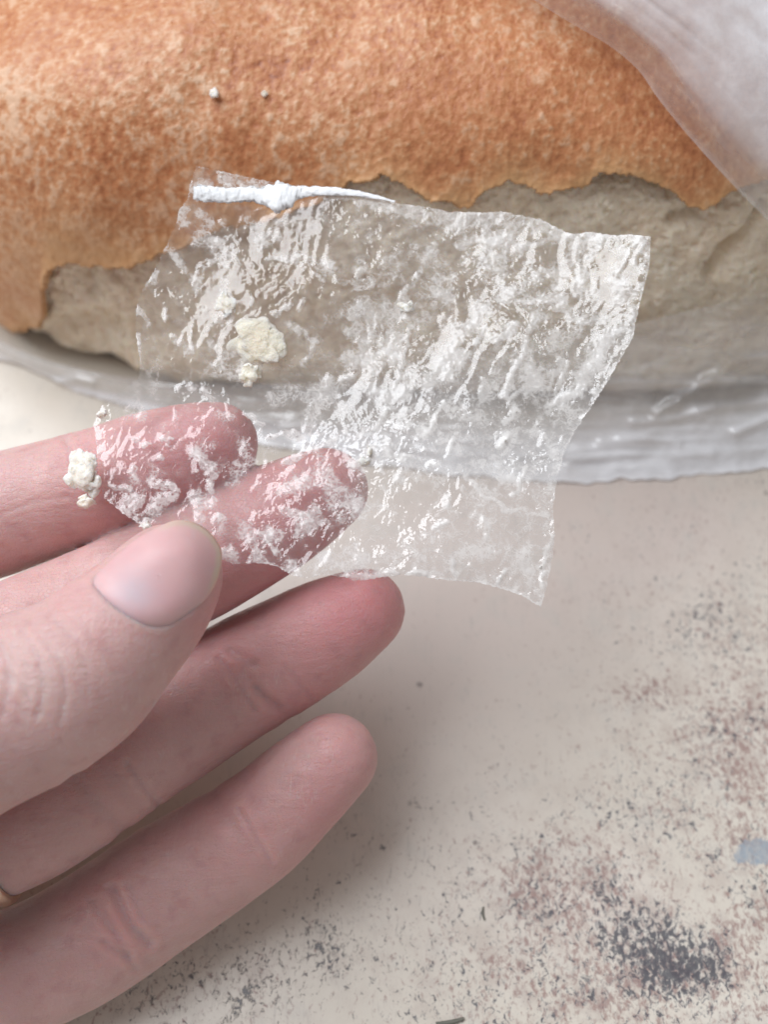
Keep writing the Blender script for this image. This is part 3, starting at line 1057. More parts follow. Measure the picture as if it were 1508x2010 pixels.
    s_.thickness = 0.00045
    s_.offset = 0
    return root


build_hand()


# gold ring on the ring finger
def build_ring():
    c, r = CH['ring']
    px = W0 / 2 + F * c[:, 0] / c[:, 2]
    i = int(np.argmin(np.abs(px + 22)))
    ctr, tan, rad = c[i], c[i - 3] - c[i + 3], r[i] + .012
    tan /= np.linalg.norm(tan)
    a = np.cross(tan, [0, 0, 1.0])
    a /= np.linalg.norm(a)
    b = np.cross(tan, a)
    prof = [(-.13, 0), (-.12, .045), (-.06, .075), (0, .083), (.06, .075), (.12, .045), (.13, 0), (.1, -.03), (0, -.035), (-.1, -.03)]
    K = 160
    th = np.linspace(0, 2 * np.pi, K, endpoint=False)
    V = np.zeros((K, len(prof), 3))
    for j, (u, v) in enumerate(prof):
        V[:, j] = ctr + tan * u + (rad + v) * (np.cos(th)[:, None] * a + np.sin(th)[:, None] * b)
    k = len(prof)
    I, J = np.meshgrid(np.arange(K), np.arange(k), indexing='ij')
    Fq = np.stack([I * k + J, ((I + 1) % K) * k + J, ((I + 1) % K) * k + (J + 1) % k, I * k + (J + 1) % k], -1).reshape(-1, 4)
    t = NT('polished_gold')
    n1 = t.noise(700, 3)
    bs = t.principled(Base_Color=(0.92, 0.78, 0.60), Metallic=1.0, Roughness=t.ramp(n1, .3, .7, .28, .42))
    o = obj('ring', cam2world(V.reshape(-1, 3)), Fq, t.done(bs.outputs[0]))
    tag(o, 'plain gold ring on the ring finger at the left edge', 'ring')


build_ring()

# ------------------------------------------------------------------ the piece of film
FILM = [(385, 325), (440, 338), (500, 350), (560, 362), (640, 368), (700, 380), (760, 396), (850, 408), (880, 416), (960, 417), (985, 415), (1060, 430), (1100, 450), (1125, 460), (1160, 455), (1200, 462),
        (1235, 460), (1278, 464), (1276, 520), (1264, 570), (1256, 600), (1250, 630), (1243, 662), (1228, 690), (1205, 730), (1180, 770), (1168, 788), (1150, 815), (1130, 845), (1108, 890), (1094, 940), (1086, 1000),
        (1090, 1050), (1083, 1110), (1070, 1165), (1063, 1192), (1030, 1172), (1000, 1160), (940, 1143), (880, 1139), (830, 1132), (790, 1128), (745, 1134), (700, 1140), (672, 1132), (640, 1128), (600, 1136), (575, 1130), (540, 1110),
        (500, 1104), (460, 1108), (430, 1095), (400, 1085), (330, 1070), (300, 1048), (275, 1030), (240, 1008), (205, 978), (188, 930), (190, 880), (183, 830), (200, 795), (235, 770), (272, 742), (275, 715), (267, 660), (266, 610), (278, 570), (300, 535), (322, 490),
        (345, 440), (352, 410), (368, 392), (372, 362)]


def film_depth(px, py):
    d = 14.17 + (1040 - py) / 700.0 * 1.0 + (px - 330) / 900.0 * .12
    d = d + .22 * np.sin((px - 250) / 330.0) * sstep(1050, 600, py) - .25 * np.exp(-((px - 1270) / 90.0) ** 2)
    d = d + .18 * pnoise(P2(px / 260.0, py / 260.0, 3.7)) * sstep(150, 420, np.hypot(px - 330, py - 1060))
    return d


A_, B_, C_, D_ = (250, 300), (750, 380), (600, 780), (100, 740)
STROKES = [(A_, [(360, 190), (560, 200), (740, 200)], 34, .6), (A_, [(1080, 210), (1300, 260), (1500, 330)], 26, .5), (A_, [(900, 215), (1100, 200)], 20, .8),  # origin, polyline in that close-up's pixels, half width, strength; crumb smears and painted glints
    (A_, [(310, 300), (300, 380)], 30, .55), (A_, [(380, 330), (440, 380)], 30, .45), (A_, [(510, 120), (560, 170)], 25, .9), (A_, [(520, 370)], 30, .4),
    (A_, [(400, 470), (480, 480)], 60, .5), (A_, [(540, 560)], 60, .6), (A_, [(520, 680)], 40, .4), (A_, [(440, 600), (350, 690)], 26, .65), (A_, [(650, 390)], 45, .42),
    (A_, [(700, 480), (800, 450)], 32, .65), (A_, [(760, 565), (840, 570)], 20, .7), (A_, [(920, 580)], 50, .65), (A_, [(1060, 580), (1110, 630)], 20, .8), (A_, [(880, 490)], 28, .5),
    (A_, [(60, 850), (110, 920)], 24, .55), (A_, [(60, 980), (62, 1090)], 14, .7), (A_, [(212, 850), (215, 900)], 16, .8), (A_, [(120, 1010)], 20, .45), (A_, [(270, 1020), (320, 1070)], 24, .55),
    (A_, [(240, 990)], 14, .5), (A_, [(140, 700), (145, 650)], 8, .8), (A_, [(220, 520), (260, 560), (330, 640)], 26, .5), (A_, [(520, 790), (540, 860)], 45, .9), (A_, [(470, 900)], 30, .5), (A_, [(640, 1190)], 42, .95),
    (A_, [(450, 1020), (520, 1100)], 34, .55), (A_, [(430, 950)], 28, .5), (A_, [(540, 1180)], 70, .45), (A_, [(1250, 630), (1220, 690)], 12, .85), (A_, [(1130, 690), (1280, 690)], 16, .5),
    (A_, [(1230, 720), (1340, 715)], 24, .5), (A_, [(1260, 850), (1300, 870)], 70, .75), (A_, [(1380, 820)], 34, .7), (A_, [(1180, 970)], 40, .75), (A_, [(1280, 1000)], 56, .8), (A_, [(1300, 1130)], 80, .75),
    (A_, [(1440, 1080)], 56, .65), (A_, [(1190, 1110)], 50, .5), (A_, [(890, 920), (930, 960)], 26, .5), (A_, [(790, 870), (870, 825)], 14, .6), (A_, [(650, 750), (657, 825)], 6, .7), (A_, [(940, 800), (930, 840)], 8, .7),
    (A_, [(1010, 1030), (950, 1150)], 14, .8), (A_, [(350, 930), (348, 1050)], 7, .9), (A_, [(1090, 1250), (1040, 1330)], 44, .7), (A_, [(1250, 1280), (1450, 1300)], 44, .65), (A_, [(340, 1260)], 30, .6),
    (A_, [(430, 1290)], 26, .5), (A_, [(820, 1330), (980, 1300)], 50, .4), (A_, [(1160, 1220), (1220, 1200)], 16, .9), (A_, [(1000, 640), (1060, 680)], 14, .5), (A_, [(560, 760), (480, 740)], 12, .5), (A_, [(1480, 760), (1450, 860)], 24, .6),
    (A_, [(740, 700)], 90, -.5), (A_, [(230, 930)], 40, -.25), (A_, [(1020, 470)], 70, -.2),
    (B_, [(350, 130), (560, 110), (720, 160), (900, 160), (1010, 215)], 46, .55), (B_, [(590, 110), (550, 200)], 24, .85), (B_, [(420, 265), (560, 252), (680, 230)], 26, .75), (B_, [(720, 305), (950, 238)], 20, .8),
    (B_, [(1000, 225), (1200, 218), (1390, 225)], 30, .75), (B_, [(1050, 275)], 45, .65), (B_, [(1180, 260), (1090, 400), (1040, 520)], 26, .7), (B_, [(1385, 240), (1260, 450)], 9, .95), (B_, [(1410, 270), (1355, 375)], 9, .85),
    (B_, [(1435, 300), (1428, 420)], 9, .5), (B_, [(1400, 495)], 16, 1.1), (B_, [(620, 300)], 60, .5), (B_, [(650, 370)], 50, .4), (B_, [(570, 390)], 14, .9), (B_, [(880, 400), (905, 440)], 16, .7), (B_, [(830, 430), (865, 470)], 12, .6),
    (B_, [(960, 430)], 60, .5), (B_, [(1110, 500)], 60, .5), (B_, [(1290, 560)], 40, .6), (B_, [(1240, 480), (1320, 500)], 16, .7), (B_, [(1170, 350)], 50, -.5), (B_, [(880, 330)], 50, -.25), (B_, [(480, 330)], 45, -.35), (B_, [(390, 600), (430, 690)], 28, -.35),
    (B_, [(330, 540)], 40, .65), (B_, [(370, 470)], 34, .45), (B_, [(540, 620), (420, 760), (330, 880), (250, 1020)], 34, .65), (B_, [(560, 700), (490, 810)], 12, .9), (B_, [(720, 690), (610, 800)], 16, .9),
    (B_, [(825, 650), (785, 800), (740, 900), (700, 980), (650, 1090)], 18, .8), (B_, [(850, 565), (960, 550)], 30, .6), (B_, [(930, 600), (1010, 640)], 30, .6), (B_, [(1150, 670), (1000, 690)], 14, .75),
    (B_, [(1290, 720), (1200, 790), (1150, 900), (1050, 1060), (900, 1150)], 28, .75), (B_, [(960, 890), (900, 1030)], 14, .75), (B_, [(1000, 910), (940, 1060)], 14, .65), (B_, [(860, 960), (780, 1060)], 36, .55), (B_, [(745, 1045), (690, 1110)], 9, .95),
    (B_, [(1130, 1060)], 16, 1.1), (B_, [(1090, 1200)], 28, .5), (B_, [(335, 1125), (240, 1300)], 16, .9), (B_, [(725, 1165), (655, 1225)], 14, .95), (B_, [(680, 1290), (630, 1360)], 16, .9), (B_, [(290, 270), (220, 400), (110, 560)], 18, .6),
    (B_, [(130, 615)], 40, 1.05), (B_, [(150, 720), (95, 980), (60, 1040)], 10, .85), (B_, [(50, 800)], 56, .55), (B_, [(60, 900)], 40, .6), (B_, [(400, 870)], 50, .65), (B_, [(350, 960)], 46, .65), (B_, [(545, 990), (530, 1100)], 12, .55),
    (B_, [(800, 930)], 40, .5), (B_, [(920, 770)], 40, .4), (B_, [(650, 570), (750, 500)], 26, .45), (B_, [(1350, 600), (1345, 720)], 10, .85), (B_, [(1345, 755)], 16, .95), (B_, [(20, 70), (300, 110)], 30, .35), (B_, [(1300, 300)], 30, .5),
    (C_, [(725, 75), (650, 205)], 9, 1.0), (C_, [(1130, 55), (1080, 120)], 14, .9), (C_, [(1085, 215), (1050, 265)], 11, 1.0), (C_, [(1190, 395), (1130, 515)], 9, .9), (C_, [(1100, 430)], 34, .5), (C_, [(300, 185)], 18, .8), (C_, [(220, 180)], 16, .7),
    (C_, [(60, 40), (20, 90)], 40, .5), (C_, [(440, 60), (380, 170)], 18, .6), (C_, [(785, 240), (765, 320)], 11, .85), (C_, [(430, 270), (460, 310)], 10, .9), (C_, [(500, 310), (560, 320)], 8, .9), (C_, [(670, 360), (720, 345)], 14, .85), (C_, [(830, 485)], 16, .95),
    (C_, [(770, 540), (765, 580)], 7, .8), (C_, [(760, 670), (700, 700)], 10, .85), (C_, [(490, 440)], 18, .9), (C_, [(410, 385)], 14, .8), (C_, [(342, 285), (338, 335)], 18, 1.05), (C_, [(270, 355)], 28, .9), (C_, [(530, 380), (500, 450)], 9, .7),
    (C_, [(100, 400), (200, 560)], 60, .40), (C_, [(280, 600)], 40, .7), (C_, [(60, 650)], 46, .7), (C_, [(100, 890), (250, 890)], 46, .65), (C_, [(330, 860)], 36, .5), (C_, [(600, 850)], 46, .45), (C_, [(240, 965), (500, 945)], 14, .75),
    (C_, [(560, 940), (640, 950)], 14, .9), (C_, [(800, 960), (795, 880)], 8, .9), (C_, [(700, 985), (830, 990)], 10, .7), (C_, [(1040, 1000), (1085, 925)], 11, 1.0), (C_, [(1270, 925)], 16, 1.0), (C_, [(1285, 890), (1280, 1010)], 8, .8),
    (C_, [(950, 1000), (1100, 1060), (1260, 1120)], 16, .7), (C_, [(1150, 870), (1200, 950)], 46, .35), (C_, [(860, 400), (960, 530), (1060, 580)], 9, .6), (C_, [(1060, 600), (1300, 620)], 16, .4), (C_, [(960, 650), (975, 750)], 14, .55), (C_, [(1180, 720)], 36, .4),
    (C_, [(1335, 750), (1290, 900)], 6, .8), (C_, [(600, 600)], 110, -.45), (C_, [(1150, 800)], 60, -.2), (C_, [(1000, 500), (1060, 440)], 26, .35), (C_, [(1310, 470)], 24, .5), (C_, [(950, 350)], 26, .45),
    (D_, [(270, 200)], 26, .95), (D_, [(480, 210)], 28, .75), (D_, [(460, 340)], 20, .85), (D_, [(450, 480), (450, 530)], 16, .85), (D_, [(560, 440), (590, 430)], 14, .85), (D_, [(600, 325), (640, 345)], 12, .85), (D_, [(500, 370), (550, 370)], 8, .7), (D_, [(960, 205)], 22, .95),
    (D_, [(1050, 195), (1110, 245)], 15, .85), (D_, [(680, 190)], 10, .7), (D_, [(770, 400), (860, 500), (875, 530), (855, 595)], 22, .9), (D_, [(780, 490)], 10, .8), (D_, [(320, 590), (420, 610)], 15, .85), (D_, [(560, 575), (650, 590)], 32, .85), (D_, [(480, 660), (400, 710)], 34, .8),
    (D_, [(560, 710)], 34, .7), (D_, [(780, 640), (800, 740)], 30, .85), (D_, [(860, 690)], 24, .8), (D_, [(900, 760)], 40, .85), (D_, [(510, 800)], 20, 1.0), (D_, [(880, 370)], 34, .45), (D_, [(1050, 380)], 56, .42), (D_, [(1000, 500)], 46, .38), (D_, [(1190, 325), (1340, 310)], 18, .8),
    (D_, [(1380, 280)], 26, .7), (D_, [(1250, 460), (1500, 365)], 14, .7), (D_, [(1170, 450)], 16, .6), (D_, [(1250, 620), (1380, 560)], 24, .55), (D_, [(960, 950)], 42, .75), (D_, [(1080, 880)], 50, .7), (D_, [(1110, 970)], 42, .8), (D_, [(1250, 710), (1400, 770)], 24, .7),
    (D_, [(1350, 800)], 56, .7), (D_, [(1200, 850)], 40, .5), (D_, [(1300, 1040)], 42, .75), (D_, [(1130, 830), (1210, 950)], 5, .9), (D_, [(1450, 60)], 50, .55), (D_, [(820, 60), (860, 110)], 20, .7), (D_, [(700, 50), (690, 75)], 10, .9), (D_, [(1180, 100)], 26, .4),
    (D_, [(680, 640), (560, 660)], 26, .5), (D_, [(420, 760), (520, 740)], 18, .5), (D_, [(1140, 240), (1120, 340)], 18, .4),
]


def residue_glint_field(px, py):  # crumb cover plus painted crease glints and edge sparkle
    D = np.zeros(np.shape(px))
    wx = px + 9 * pnoise(P2(px / 34.0, py / 34.0, 1.1)) + 5 * pnoise(P2(px / 12.0, py / 12.0, 6.1))
    wy = py + 9 * pnoise(P2(px / 34.0, py / 34.0, 5.1)) + 5 * pnoise(P2(px / 12.0, py / 12.0, 9.1))
    k = 1 / 2.742
    for o, pl, w, a in STROKES:
        pts = [(o[0] + x * k, o[1] + y * k) for x, y in pl]
        xs = [p[0] for p in pts]
        ys = [p[1] for p in pts]
        w = max(w * k, 4.0)
        m = (px > min(xs) - 3.5 * w - 15) & (px < max(xs) + 3.5 * w + 15) & (py > min(ys) - 3.5 * w - 15) & (py < max(ys) + 3.5 * w + 15)
        if not m.any():
            continue
        if len(pts) == 1:
            d = np.hypot(wx[m] - pts[0][0], wy[m] - pts[0][1])
        else:
            d = seg_dist(wx[m], wy[m], pts)
        g = a * np.exp(-(d / w) ** 2)
        cur = D[m]
        D[m] = np.where(a > 0, np.maximum(cur, g) + .25 * np.minimum(cur, g), cur + g)
    return D


def mat_film():
    t = NT('crumb_smeared_clear_film')
    res, haze, gl_ = t.attr('residue_glint'), t.attr('haze'), t.attr('smear_glint')
    v = t.coord()
    n1 = t.noise(800, 6, 0.68, v, 0.8)
    n2 = t.noise(2300, 3, 0.6, v)
    warp = t.n('ShaderNodeTexNoise')
    t.link(v, warp.inputs['Vector'])
    t.set(warp, Scale=500.0, Detail=3.0)
    wv = t.n('ShaderNodeVectorMath', operation='MULTIPLY_ADD')
    t.link(warp.outputs['Color'], wv.inputs[0])
    wv.inputs[1].default_value = (0.0016, 0.0016, 0.0016)
    t.link(v, wv.inputs[2])
    net = None
    for sc_, amp in ((1150, 1.0), (2300, 0.8)):
        vo = t.voro(sc_, 'DISTANCE_TO_EDGE', wv.outputs[0])
        wid = t.math('MULTIPLY', t.math('ADD', t.math('MULTIPLY', res, 0.52), t.math('MULTIPLY', t.math('SUBTRACT', n1, 0.5), 0.7)), 1.0)
        w_ = t.ramp(t.math('SUBTRACT', wid, vo.outputs['Distance']), -0.02, 0.13, 0, amp)
        net = w_ if net is None else t.math('MAXIMUM', net, w_)
    web = net
    val = t.math('ADD', t.math('MULTIPLY', res, 0.72),
                 t.math('ADD', t.math('MULTIPLY', t.math('SUBTRACT', n1, 0.5), 1.5), t.math('ADD', t.math('MULTIPLY', t.math('SUBTRACT', n2, 0.5), 0.55), t.math('MULTIPLY', web, 0.10))))
    mask = t.math('MULTIPLY', t.ramp(val, 0.26, 0.86), t.ramp(res, 0.02, 0.30))
    wispy = t.math('MULTIPLY', t.ramp(val, 0.02, 0.50), t.math('MULTIPLY', haze, 0.62))
    netm = t.math('MULTIPLY', net, t.math('MULTIPLY', t.ramp(n1, 0.25, 0.65, 0.25, 0.80), t.ramp(res, 0.10, 0.34)))
    mask = t.math('MAXIMUM', mask, netm)
    cov = t.math('MAXIMUM', t.math('MULTIPLY', mask, 0.90), t.math('ADD', wispy, t.math('MULTIPLY', haze, 0.34)), clamp=True)
    bp = t.bump(t.math('ADD', t.math('MULTIPLY', mask, 1.0), t.math('ADD', t.math('MULTIPLY', n1, 0.7), t.math('MULTIPLY', n2, 0.1))), 0.22, 0.0002)
    tr = t.n('ShaderNodeBsdfTransparent')
    tr.inputs[0].default_value = (0.97, 0.975, 0.975, 1)
    df = t.set(t.n('ShaderNodeBsdfDiffuse'), Color=(0.88, 0.87, 0.855, 1), Normal=bp)
    tl = t.set(t.n('ShaderNodeBsdfTranslucent'), Color=(0.86, 0.85, 0.83, 1), Normal=bp)
    body = t.mixsh(0.30, df.outputs[0], tl.outputs[0])
    cx = t.noise(95, 3, 0.5, t.coord((1.5, 1.5, 0.5), (0, 0.5, 0.6)), 0.8)
    cx2 = t.noise(300, 3, 0.5, t.coord((1.4, 1.4, 0.6), (0, 0.4, -0.3)), 0.4)
    cre = t.math('ADD', t.math('MULTIPLY', t.math('ABSOLUTE', t.math('SUBTRACT', cx, 0.5)), 2.4), t.math('MULTIPLY', t.math('ABSOLUTE', t.math('SUBTRACT', cx2, 0.5)), 0.55))
    patch = t.ramp(t.noise(85, 4, 0.6, t.coord((1.5, 1.5, 0.6), (0, 0.5, 0.6))), 0.47, 0.66)
    cre = t.math('MULTIPLY', cre, t.math('ADD', 0.10, t.math('MULTIPLY', patch, 0.9)))
    cre = t.math('MULTIPLY', cre, t.attr('crinkle'))
    bg = t.bump(cre, 0.9, 0.00135)
    gl = t.set(t.n('ShaderNodeBsdfGlossy'), Color=(1, 1, 1, 1), Roughness=0.10, Normal=bg)
    fr = t.n('ShaderNodeLayerWeight')
    t.link(bp, fr.inputs['Normal'])
    f = t.math('ADD', 0.06, t.math('MULTIPLY', t.math('POWER', fr.outputs['Facing'], 4.0), 0.40))
    f = t.math('MULTIPLY', f, t.ramp(mask, 0, 1, 1.0, 0.45))
    a = t.mixsh(cov, tr.outputs[0], body)
    return t.done(t.mixsh(f, a, gl.outputs[0]))


def crumb_mesh(seed, n=40):
    g = np.linspace(-1.75, 1.75, n)
    X, Y, Z = np.meshgrid(g, g, g, indexing='ij')
    P = np.stack([X, Y, Z], -1)
    w = .35 * np.stack([pnoise(P * .8 + seed * 5.1), pnoise(P * .8 + seed * 3.3 + 7), pnoise(P * .8 + seed * 2.7 + 13)], -1)
    d = np.linalg.norm(P + w, axis=-1) - .82 + .62 * fbm(P * 1.25 + seed * 9.7, 2) + .20 * fbm(P * P2(3.1, 2.2, 3.6) + seed, 2, .5) + .10 * fbm(P * 8.0 + seed, 2)
    d[[0, -1]] = d[:, [0, -1]] = d[:, :, [0, -1]] = 1
    V, Fc = surface_nets(d, [g, g, g])
    return V, Fc


def mat_crumb_bit():
    t = NT('soft_white_crumb')
    n1 = t.noise(420, 5, 0.6)
    warm = t.n('ShaderNodeObjectInfo').outputs['Color']
    col = t.mix(0.5, t.mix(t.ramp(n1, .3, .7), (0.76, 0.72, 0.64), (0.84, 0.82, 0.77)), warm, 'MULTIPLY')
    bp = t.bump(t.math('ADD', n1, t.noise(1500, 4, .6)), 0.8, 0.0005)
    bs = t.principled(Base_Color=col, Roughness=0.75, Normal=bp, Specular_IOR_Level=0.25, Subsurface_Weight=0.6,
                      Subsurface_Radius=(1, .8, .6), Subsurface_Scale=0.0025)
    return t.done(bs.outputs[0])


MAT_BIT = mat_crumb_bit()


def film_crinkle(px, py):
    a = -.5 * px + .87 * py
    b = .87 * px + .5 * py
    rgt = sstep(380, 850, px)
    wob = pnoise(P2(px / 120.0, py / 120.0, 2.2))
    c1 = ridged(P2(b / 58.0 + wob, a / 190.0, 4.4), 3) - .5
    c2 = ridged(P2(b / 20.0 + 1.5 * wob, a / 62.0, 1.4), 3) - .5
    c3 = fbm(P2(px / 15.0, py / 15.0, 7.7), 3)
    cr = np.zeros(np.shape(px))
    k = 1 / 2.742
    for o, pl, w, st in STROKES:
        if w > 18 or st < .5 or len(pl) < 2:
            continue
        pts = [(o[0] + x * k, o[1] + y * k) for x, y in pl]
        cr = np.maximum(cr, st * np.clip(1 - seg_dist(px + 3 * wob, py, pts) / 7.0, 0, 1))
    return -(.034 * c1 + .007 * c2) * (.30 + .70 * rgt) - .004 * c3 - .016 * cr * (.5 + np.clip(pnoise(P2(px / 7.0, py / 7.0, 5.5)) + .2, 0, 1))


def build_film():
    step = 3.4
    xs = np.arange(120, 1310, step)
    ys = np.arange(300, 1215, step)
    PX, PY = np.meshgrid(xs, ys, indexing='ij')
    ins = poly_inside(PX, PY, FILM)
    d, bx, by = poly_nearest(PX, PY, FILM)
    keep = ins | (d < step * 1.0)
    PX = np.where(ins, PX, np.where(keep, bx, PX))
    PY = np.where(ins, PY, np.where(keep, by, PY))
    near = d < 12
    j = 2.2 * pnoise(P2(PX / 9.0, PY / 9.0, 3)) + 1.2 * pnoise(P2(PX / 4.0, PY / 4.0, 8))
    smooth_edge = sstep(1180, 1240, PX) * sstep(640, 560, PY)
    j = j * (1 - .8 * smooth_edge)
    PX = PX + np.where(near & keep, j, 0)
    PY = PY + np.where(near & keep, np.roll(j, 3, 0), 0)
    D = residue_glint_field(PX, PY)
    noisef = fbm(P2(PX / 46.0, PY / 46.0, 2.9), 4)
    rgt = sstep(500, 900, PX)
    low = sstep(560, 820, PY)
    pinkzone = sstep(760, 830, PY) * sstep(760, 640, PX)
    haze = .18 + .20 * rgt + .20 * low - .26 * pinkzone + .30 * noisef + .30 * np.clip(D, 0, 1)
    haze = haze - .25 * gauss_px(PX, PY, [(525, 555, 60, 40, .8), (835, 1000, 70, 50, .7), (1262, 540, 18, 60, .9), (1010, 1075, 50, 30, .3), (1175, 505, 25, 25, .6)])
    haze = np.clip(haze, .05, .85)
    Dr = np.clip(D * (.78 + .5 * fbm(P2(PX / 11.0, PY / 11.0, 6.6), 3, .6)) + .44 * noisef + .17 * rgt + .06 + .06 * pinkzone, 0, 1.2)
    Dr = np.clip(Dr + .18 * np.exp(-(d / 3.5) ** 2), 0, 1.2)  # white highlight along the film's rim, painted in with the crumb cover
    dep = film_depth(PX, PY) + film_crinkle(PX, PY) * sstep(90, 260, np.hypot(PX - 340, PY - 1090)) - .022 * np.clip(D, 0, 1) * (.6 + fbm(P2(PX / 8.0, PY / 8.0, 1), 2))
    V = pxw(PX, PY, dep)
    Fc = grid_faces(*PX.shape, mask=keep)
    Vs, Fs, at = compact(V.reshape(-1, 3), Fc, {'residue_glint': Dr, 'haze': haze, 'smear_glint': D, 'crinkle': .30 + .60 * sstep(450, 850, PX)})
    ctr = pxw(700, 800, 14.4)
    root = empty('film_piece', ctr)
    tag(root, 'torn piece of clear crinkled film smeared with white crumbs, held in the fingers', 'plastic film')
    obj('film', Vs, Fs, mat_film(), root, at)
    # white rolled seam along the top left
    path = catmull([(379, 378), (410, 381), (450, 383), (490, 381), (520, 384), (545, 386), (570, 384), (595, 378), (640, 376), (690, 379), (735, 386), (775, 396)], 170)
    half = np.interp(path[:, 0], [379, 400, 480, 515, 530, 548, 565, 585, 610, 660, 720, 775], [16, 15, 13, 15, 23, 29, 24, 13, 9, 8, 6, 2.5])
    off = np.interp(path[:, 0], [379, 500, 545, 590, 775], [0, 0, 3, -1, 0])
    nc = 22
    ang = np.linspace(-np.pi, np.pi, nc, endpoint=False)
    U = np.linspace(0, 1, len(path))[:, None]
    nz = 1 + .55 * fbm(P2(path[:, 0:1] / 14.0, 3 * np.cos(ang)[None], 3 * np.sin(ang)[None]), 3)
    PX2 = path[:, 0:1] + 0 * ang[None] + 3 * pnoise(P2(path[:, 0:1] / 6.0, ang[None], 2))
    PY2 = path[:, 1:2] + off[:, None] + half[:, None] * np.sin(ang)[None] * nz
    dp = film_depth(path[:, 0], path[:, 1])[:, None] - .06 - .035 * np.cos(ang)[None] * (half[:, None] / 20) * nz
    Vt = pxw(PX2, PY2, dp)
    t = NT('white_heat_seal')
    n1 = t.noise(900, 4)
    bs = t.principled(Base_Color=t.mix(t.ramp(n1, .3, .7), (.86, .88, .90), (.92, .94, .96)), Roughness=.4, Normal=t.bump(n1, .6, .0003))
    n3 = t.noise(700, 5, .65)
    den = t.math('ADD', t.attr('seam_body'), t.math('MULTIPLY', t.math('SUBTRACT', n3, .5), 1.5))
    shader = t.mixsh(t.ramp(den, .15, .6), t.n('ShaderNodeBsdfTransparent').outputs[0], bs.outputs[0])
    dens = 1.25 - .80 * np.abs(np.sin(ang))[None] ** 2.5 - .45 * sstep(610, 760, path[:, 0:1]) - .4 * sstep(392, 379, path[:, 0:1])
    m = len(path)
    Fq = np.stack([(np.arange(m - 1)[:, None] * nc + np.arange(nc)), (np.arange(1, m)[:, None] * nc + np.arange(nc)),
                   (np.arange(1, m)[:, None] * nc + (np.arange(nc) + 1) % nc), (np.arange(m - 1)[:, None] * nc + (np.arange(nc) + 1) % nc)], -1).reshape(-1, 4)
    obj('seam', Vt.reshape(-1, 3), Fq, t.done(shader), root, {'seam_body': dens})


build_film()


# thick bits of crumb standing proud of the film: too many and too lacy to count
def build_residue():
    step = 2.1
    PX, PY = np.meshgrid(np.arange(140, 1290, step), np.arange(330, 1190, step), indexing='ij')
    ins = poly_inside(PX, PY, FILM)
    D = residue_glint_field(PX, PY)
    a = fbm(P2(PX / 15.0, PY / 15.0, 4.2), 4, .6)
    b = fbm(P2(PX / 6.0, PY / 6.0, 8.8), 3, .6)
    val = .72 * D + .60 * a + .45 * b
    keep = ins & (val > .80) & (D > .25)
    h = np.clip(val - .74, 0, .6)
    wx = sstep(90, 260, np.hypot(PX - 340, PY - 1090))
    dep = film_depth(PX, PY) + film_crinkle(PX, PY) * wx - .022 * np.clip(D, 0, 1) * (.6 + fbm(P2(PX / 8.0, PY / 8.0, 1), 2)) - .006 - .075 * h * (.75 + .9 * b)
    V = pxw(PX, PY, dep)
    Fc = grid_faces(*PX.shape, mask=keep)
    Vs, Fs, _ = compact(V.reshape(-1, 3), Fc)
    root = bpy.data.objects['film_piece']
    o = obj('crumb_residue', Vs, Fs, MAT_BIT, root)
    o.color = (1, .99, .98, 1)
    tag(o, kind='stuff')
    m = o.modifiers.new('thickness', 'SOLIDIFY')
    m.thickness = 0.00012
    m.offset = 0


build_residue()


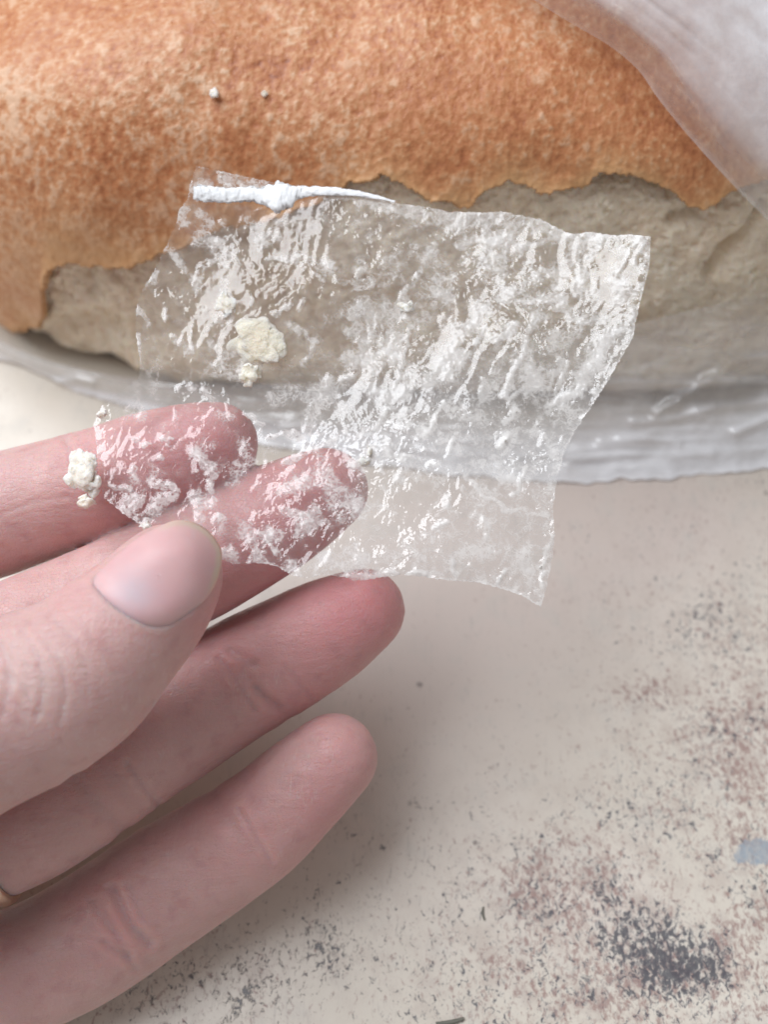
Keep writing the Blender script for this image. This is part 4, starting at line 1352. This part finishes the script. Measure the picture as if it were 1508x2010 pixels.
# ------------------------------------------------------------------ single crumbs
def build_crumbs():
    items = [  # px, py, half sizes px, thickness cm, lift, label, tint
        (165, 935, 36, 46, .20, 'film', 'largest white crumb stuck on the film\'s left edge over the index finger', (1, 1, 1)),
        (168, 985, 17, 14, .12, 'film', 'small creamy crumb just below the big white crumb at the left', (1, .93, .84)),
        (508, 675, 52, 54, .09, 'film', 'flat tan crumb in the upper left middle of the film', (.97, .90, .74)),
        (490, 735, 24, 24, .09, 'film', 'rounded cream crumb at the lower end of the flat tan crumb', (1, .95, .82)),
        (443, 600, 20, 30, .09, 'film', 'upright white crumb above the flat tan crumb', (1, .98, .93)),
        (797, 603, 16, 15, .09, 'film', 'bright white round crumb on the crease in the middle of the film', (1, 1, 1)),
        (725, 887, 7, 13, .07, 'film', 'small upright white crumb low in the middle of the film', (1, .99, .96)),
        (200, 812, 11, 9, .08, 'film', 'small white crumb at the film corner above the index finger', (1, .98, .94)),
        (287, 1032, 12, 9, .08, 'film', 'tiny white crumb touching the top of the thumbnail', (1, .98, .94)),
        (716, 905, 12, 9, .06, 'film', 'flat white crumb at the tip of the middle finger', (1, 1, .98)),
        (421, 183, 13, 12, .07, 'bread', 'white crumb lying on the brown crust', (1, 1, .98)),
        (519, 184, 8, 7, .035, 'bread', 'pale yellow crumb lying on the crust right of the white one', (.92, .66, .40)),
    ]
    for i, (px, py, hx, hy, th, on, label, tint) in enumerate(items):
        V, Fc = crumb_mesh(i + 1.37, 56 if hx > 30 else 30)
        if on == 'film':
            d = float(film_depth(np.array(px), np.array(py))) - .04
        else:
            d = loaf_depth(px, py) - .03
        P = pxw(px + V[:, 0] * hx, py - V[:, 1] * hy, d - V[:, 2] * th)
        o = obj('crumb', P, Fc, MAT_BIT)
        o.color = tint + (1,)
        tag(o, label, 'bread crumb')


build_crumbs()


# ------------------------------------------------------------------ tiny stalks on the table
def build_stalks():
    t = NT('dry_dark_stalk')
    n1 = t.noise(900, 4)
    m = t.done(t.principled(Base_Color=t.mix(n1, (.10, .105, .09), (.20, .19, .155)), Roughness=.7, Normal=t.bump(n1, .5, .0002)).outputs[0])
    for a, b, w, label in (((856, 2009), (911, 1999), .035, 'dark dry stalk lying on the table at the bottom edge'),
                           ((949, 1780), (952, 1806), .022, 'short black splinter lying on the speckled table')):
        p = on_plane(np.array([a[0], b[0]]), np.array([a[1], b[1]]), w * .9)
        n, k = 16, 10
        tt = np.linspace(0, 1, n)
        ctr = p[0] + (p[1] - p[0]) * tt[:, None]
        dr = (p[1] - p[0]) / np.linalg.norm(p[1] - p[0])
        sd = np.cross(dr, [0, 0, 1])
        ctr = ctr + sd * (.02 * np.sin(tt * 3.1))[:, None]
        an = np.linspace(0, 2 * np.pi, k, endpoint=False)
        rad = w * (.55 + .45 * np.sin(np.pi * (.08 + .84 * tt)))
        V = ctr[:, None] + rad[:, None, None] * (np.cos(an)[None, :, None] * sd + np.sin(an)[None, :, None] * np.array([0, 0, 1.0]))
        V = V.reshape(-1, 3)
        I, J = np.meshgrid(np.arange(n - 1), np.arange(k), indexing='ij')
        Fq = np.stack([I * k + J, (I + 1) * k + J, (I + 1) * k + (J + 1) % k, I * k + (J + 1) % k], -1).reshape(-1, 4)
        caps = np.array([[0, 3, 6, 9]])
        tag(obj('stalk', V, Fq, m), label, 'stalk')


build_stalks()
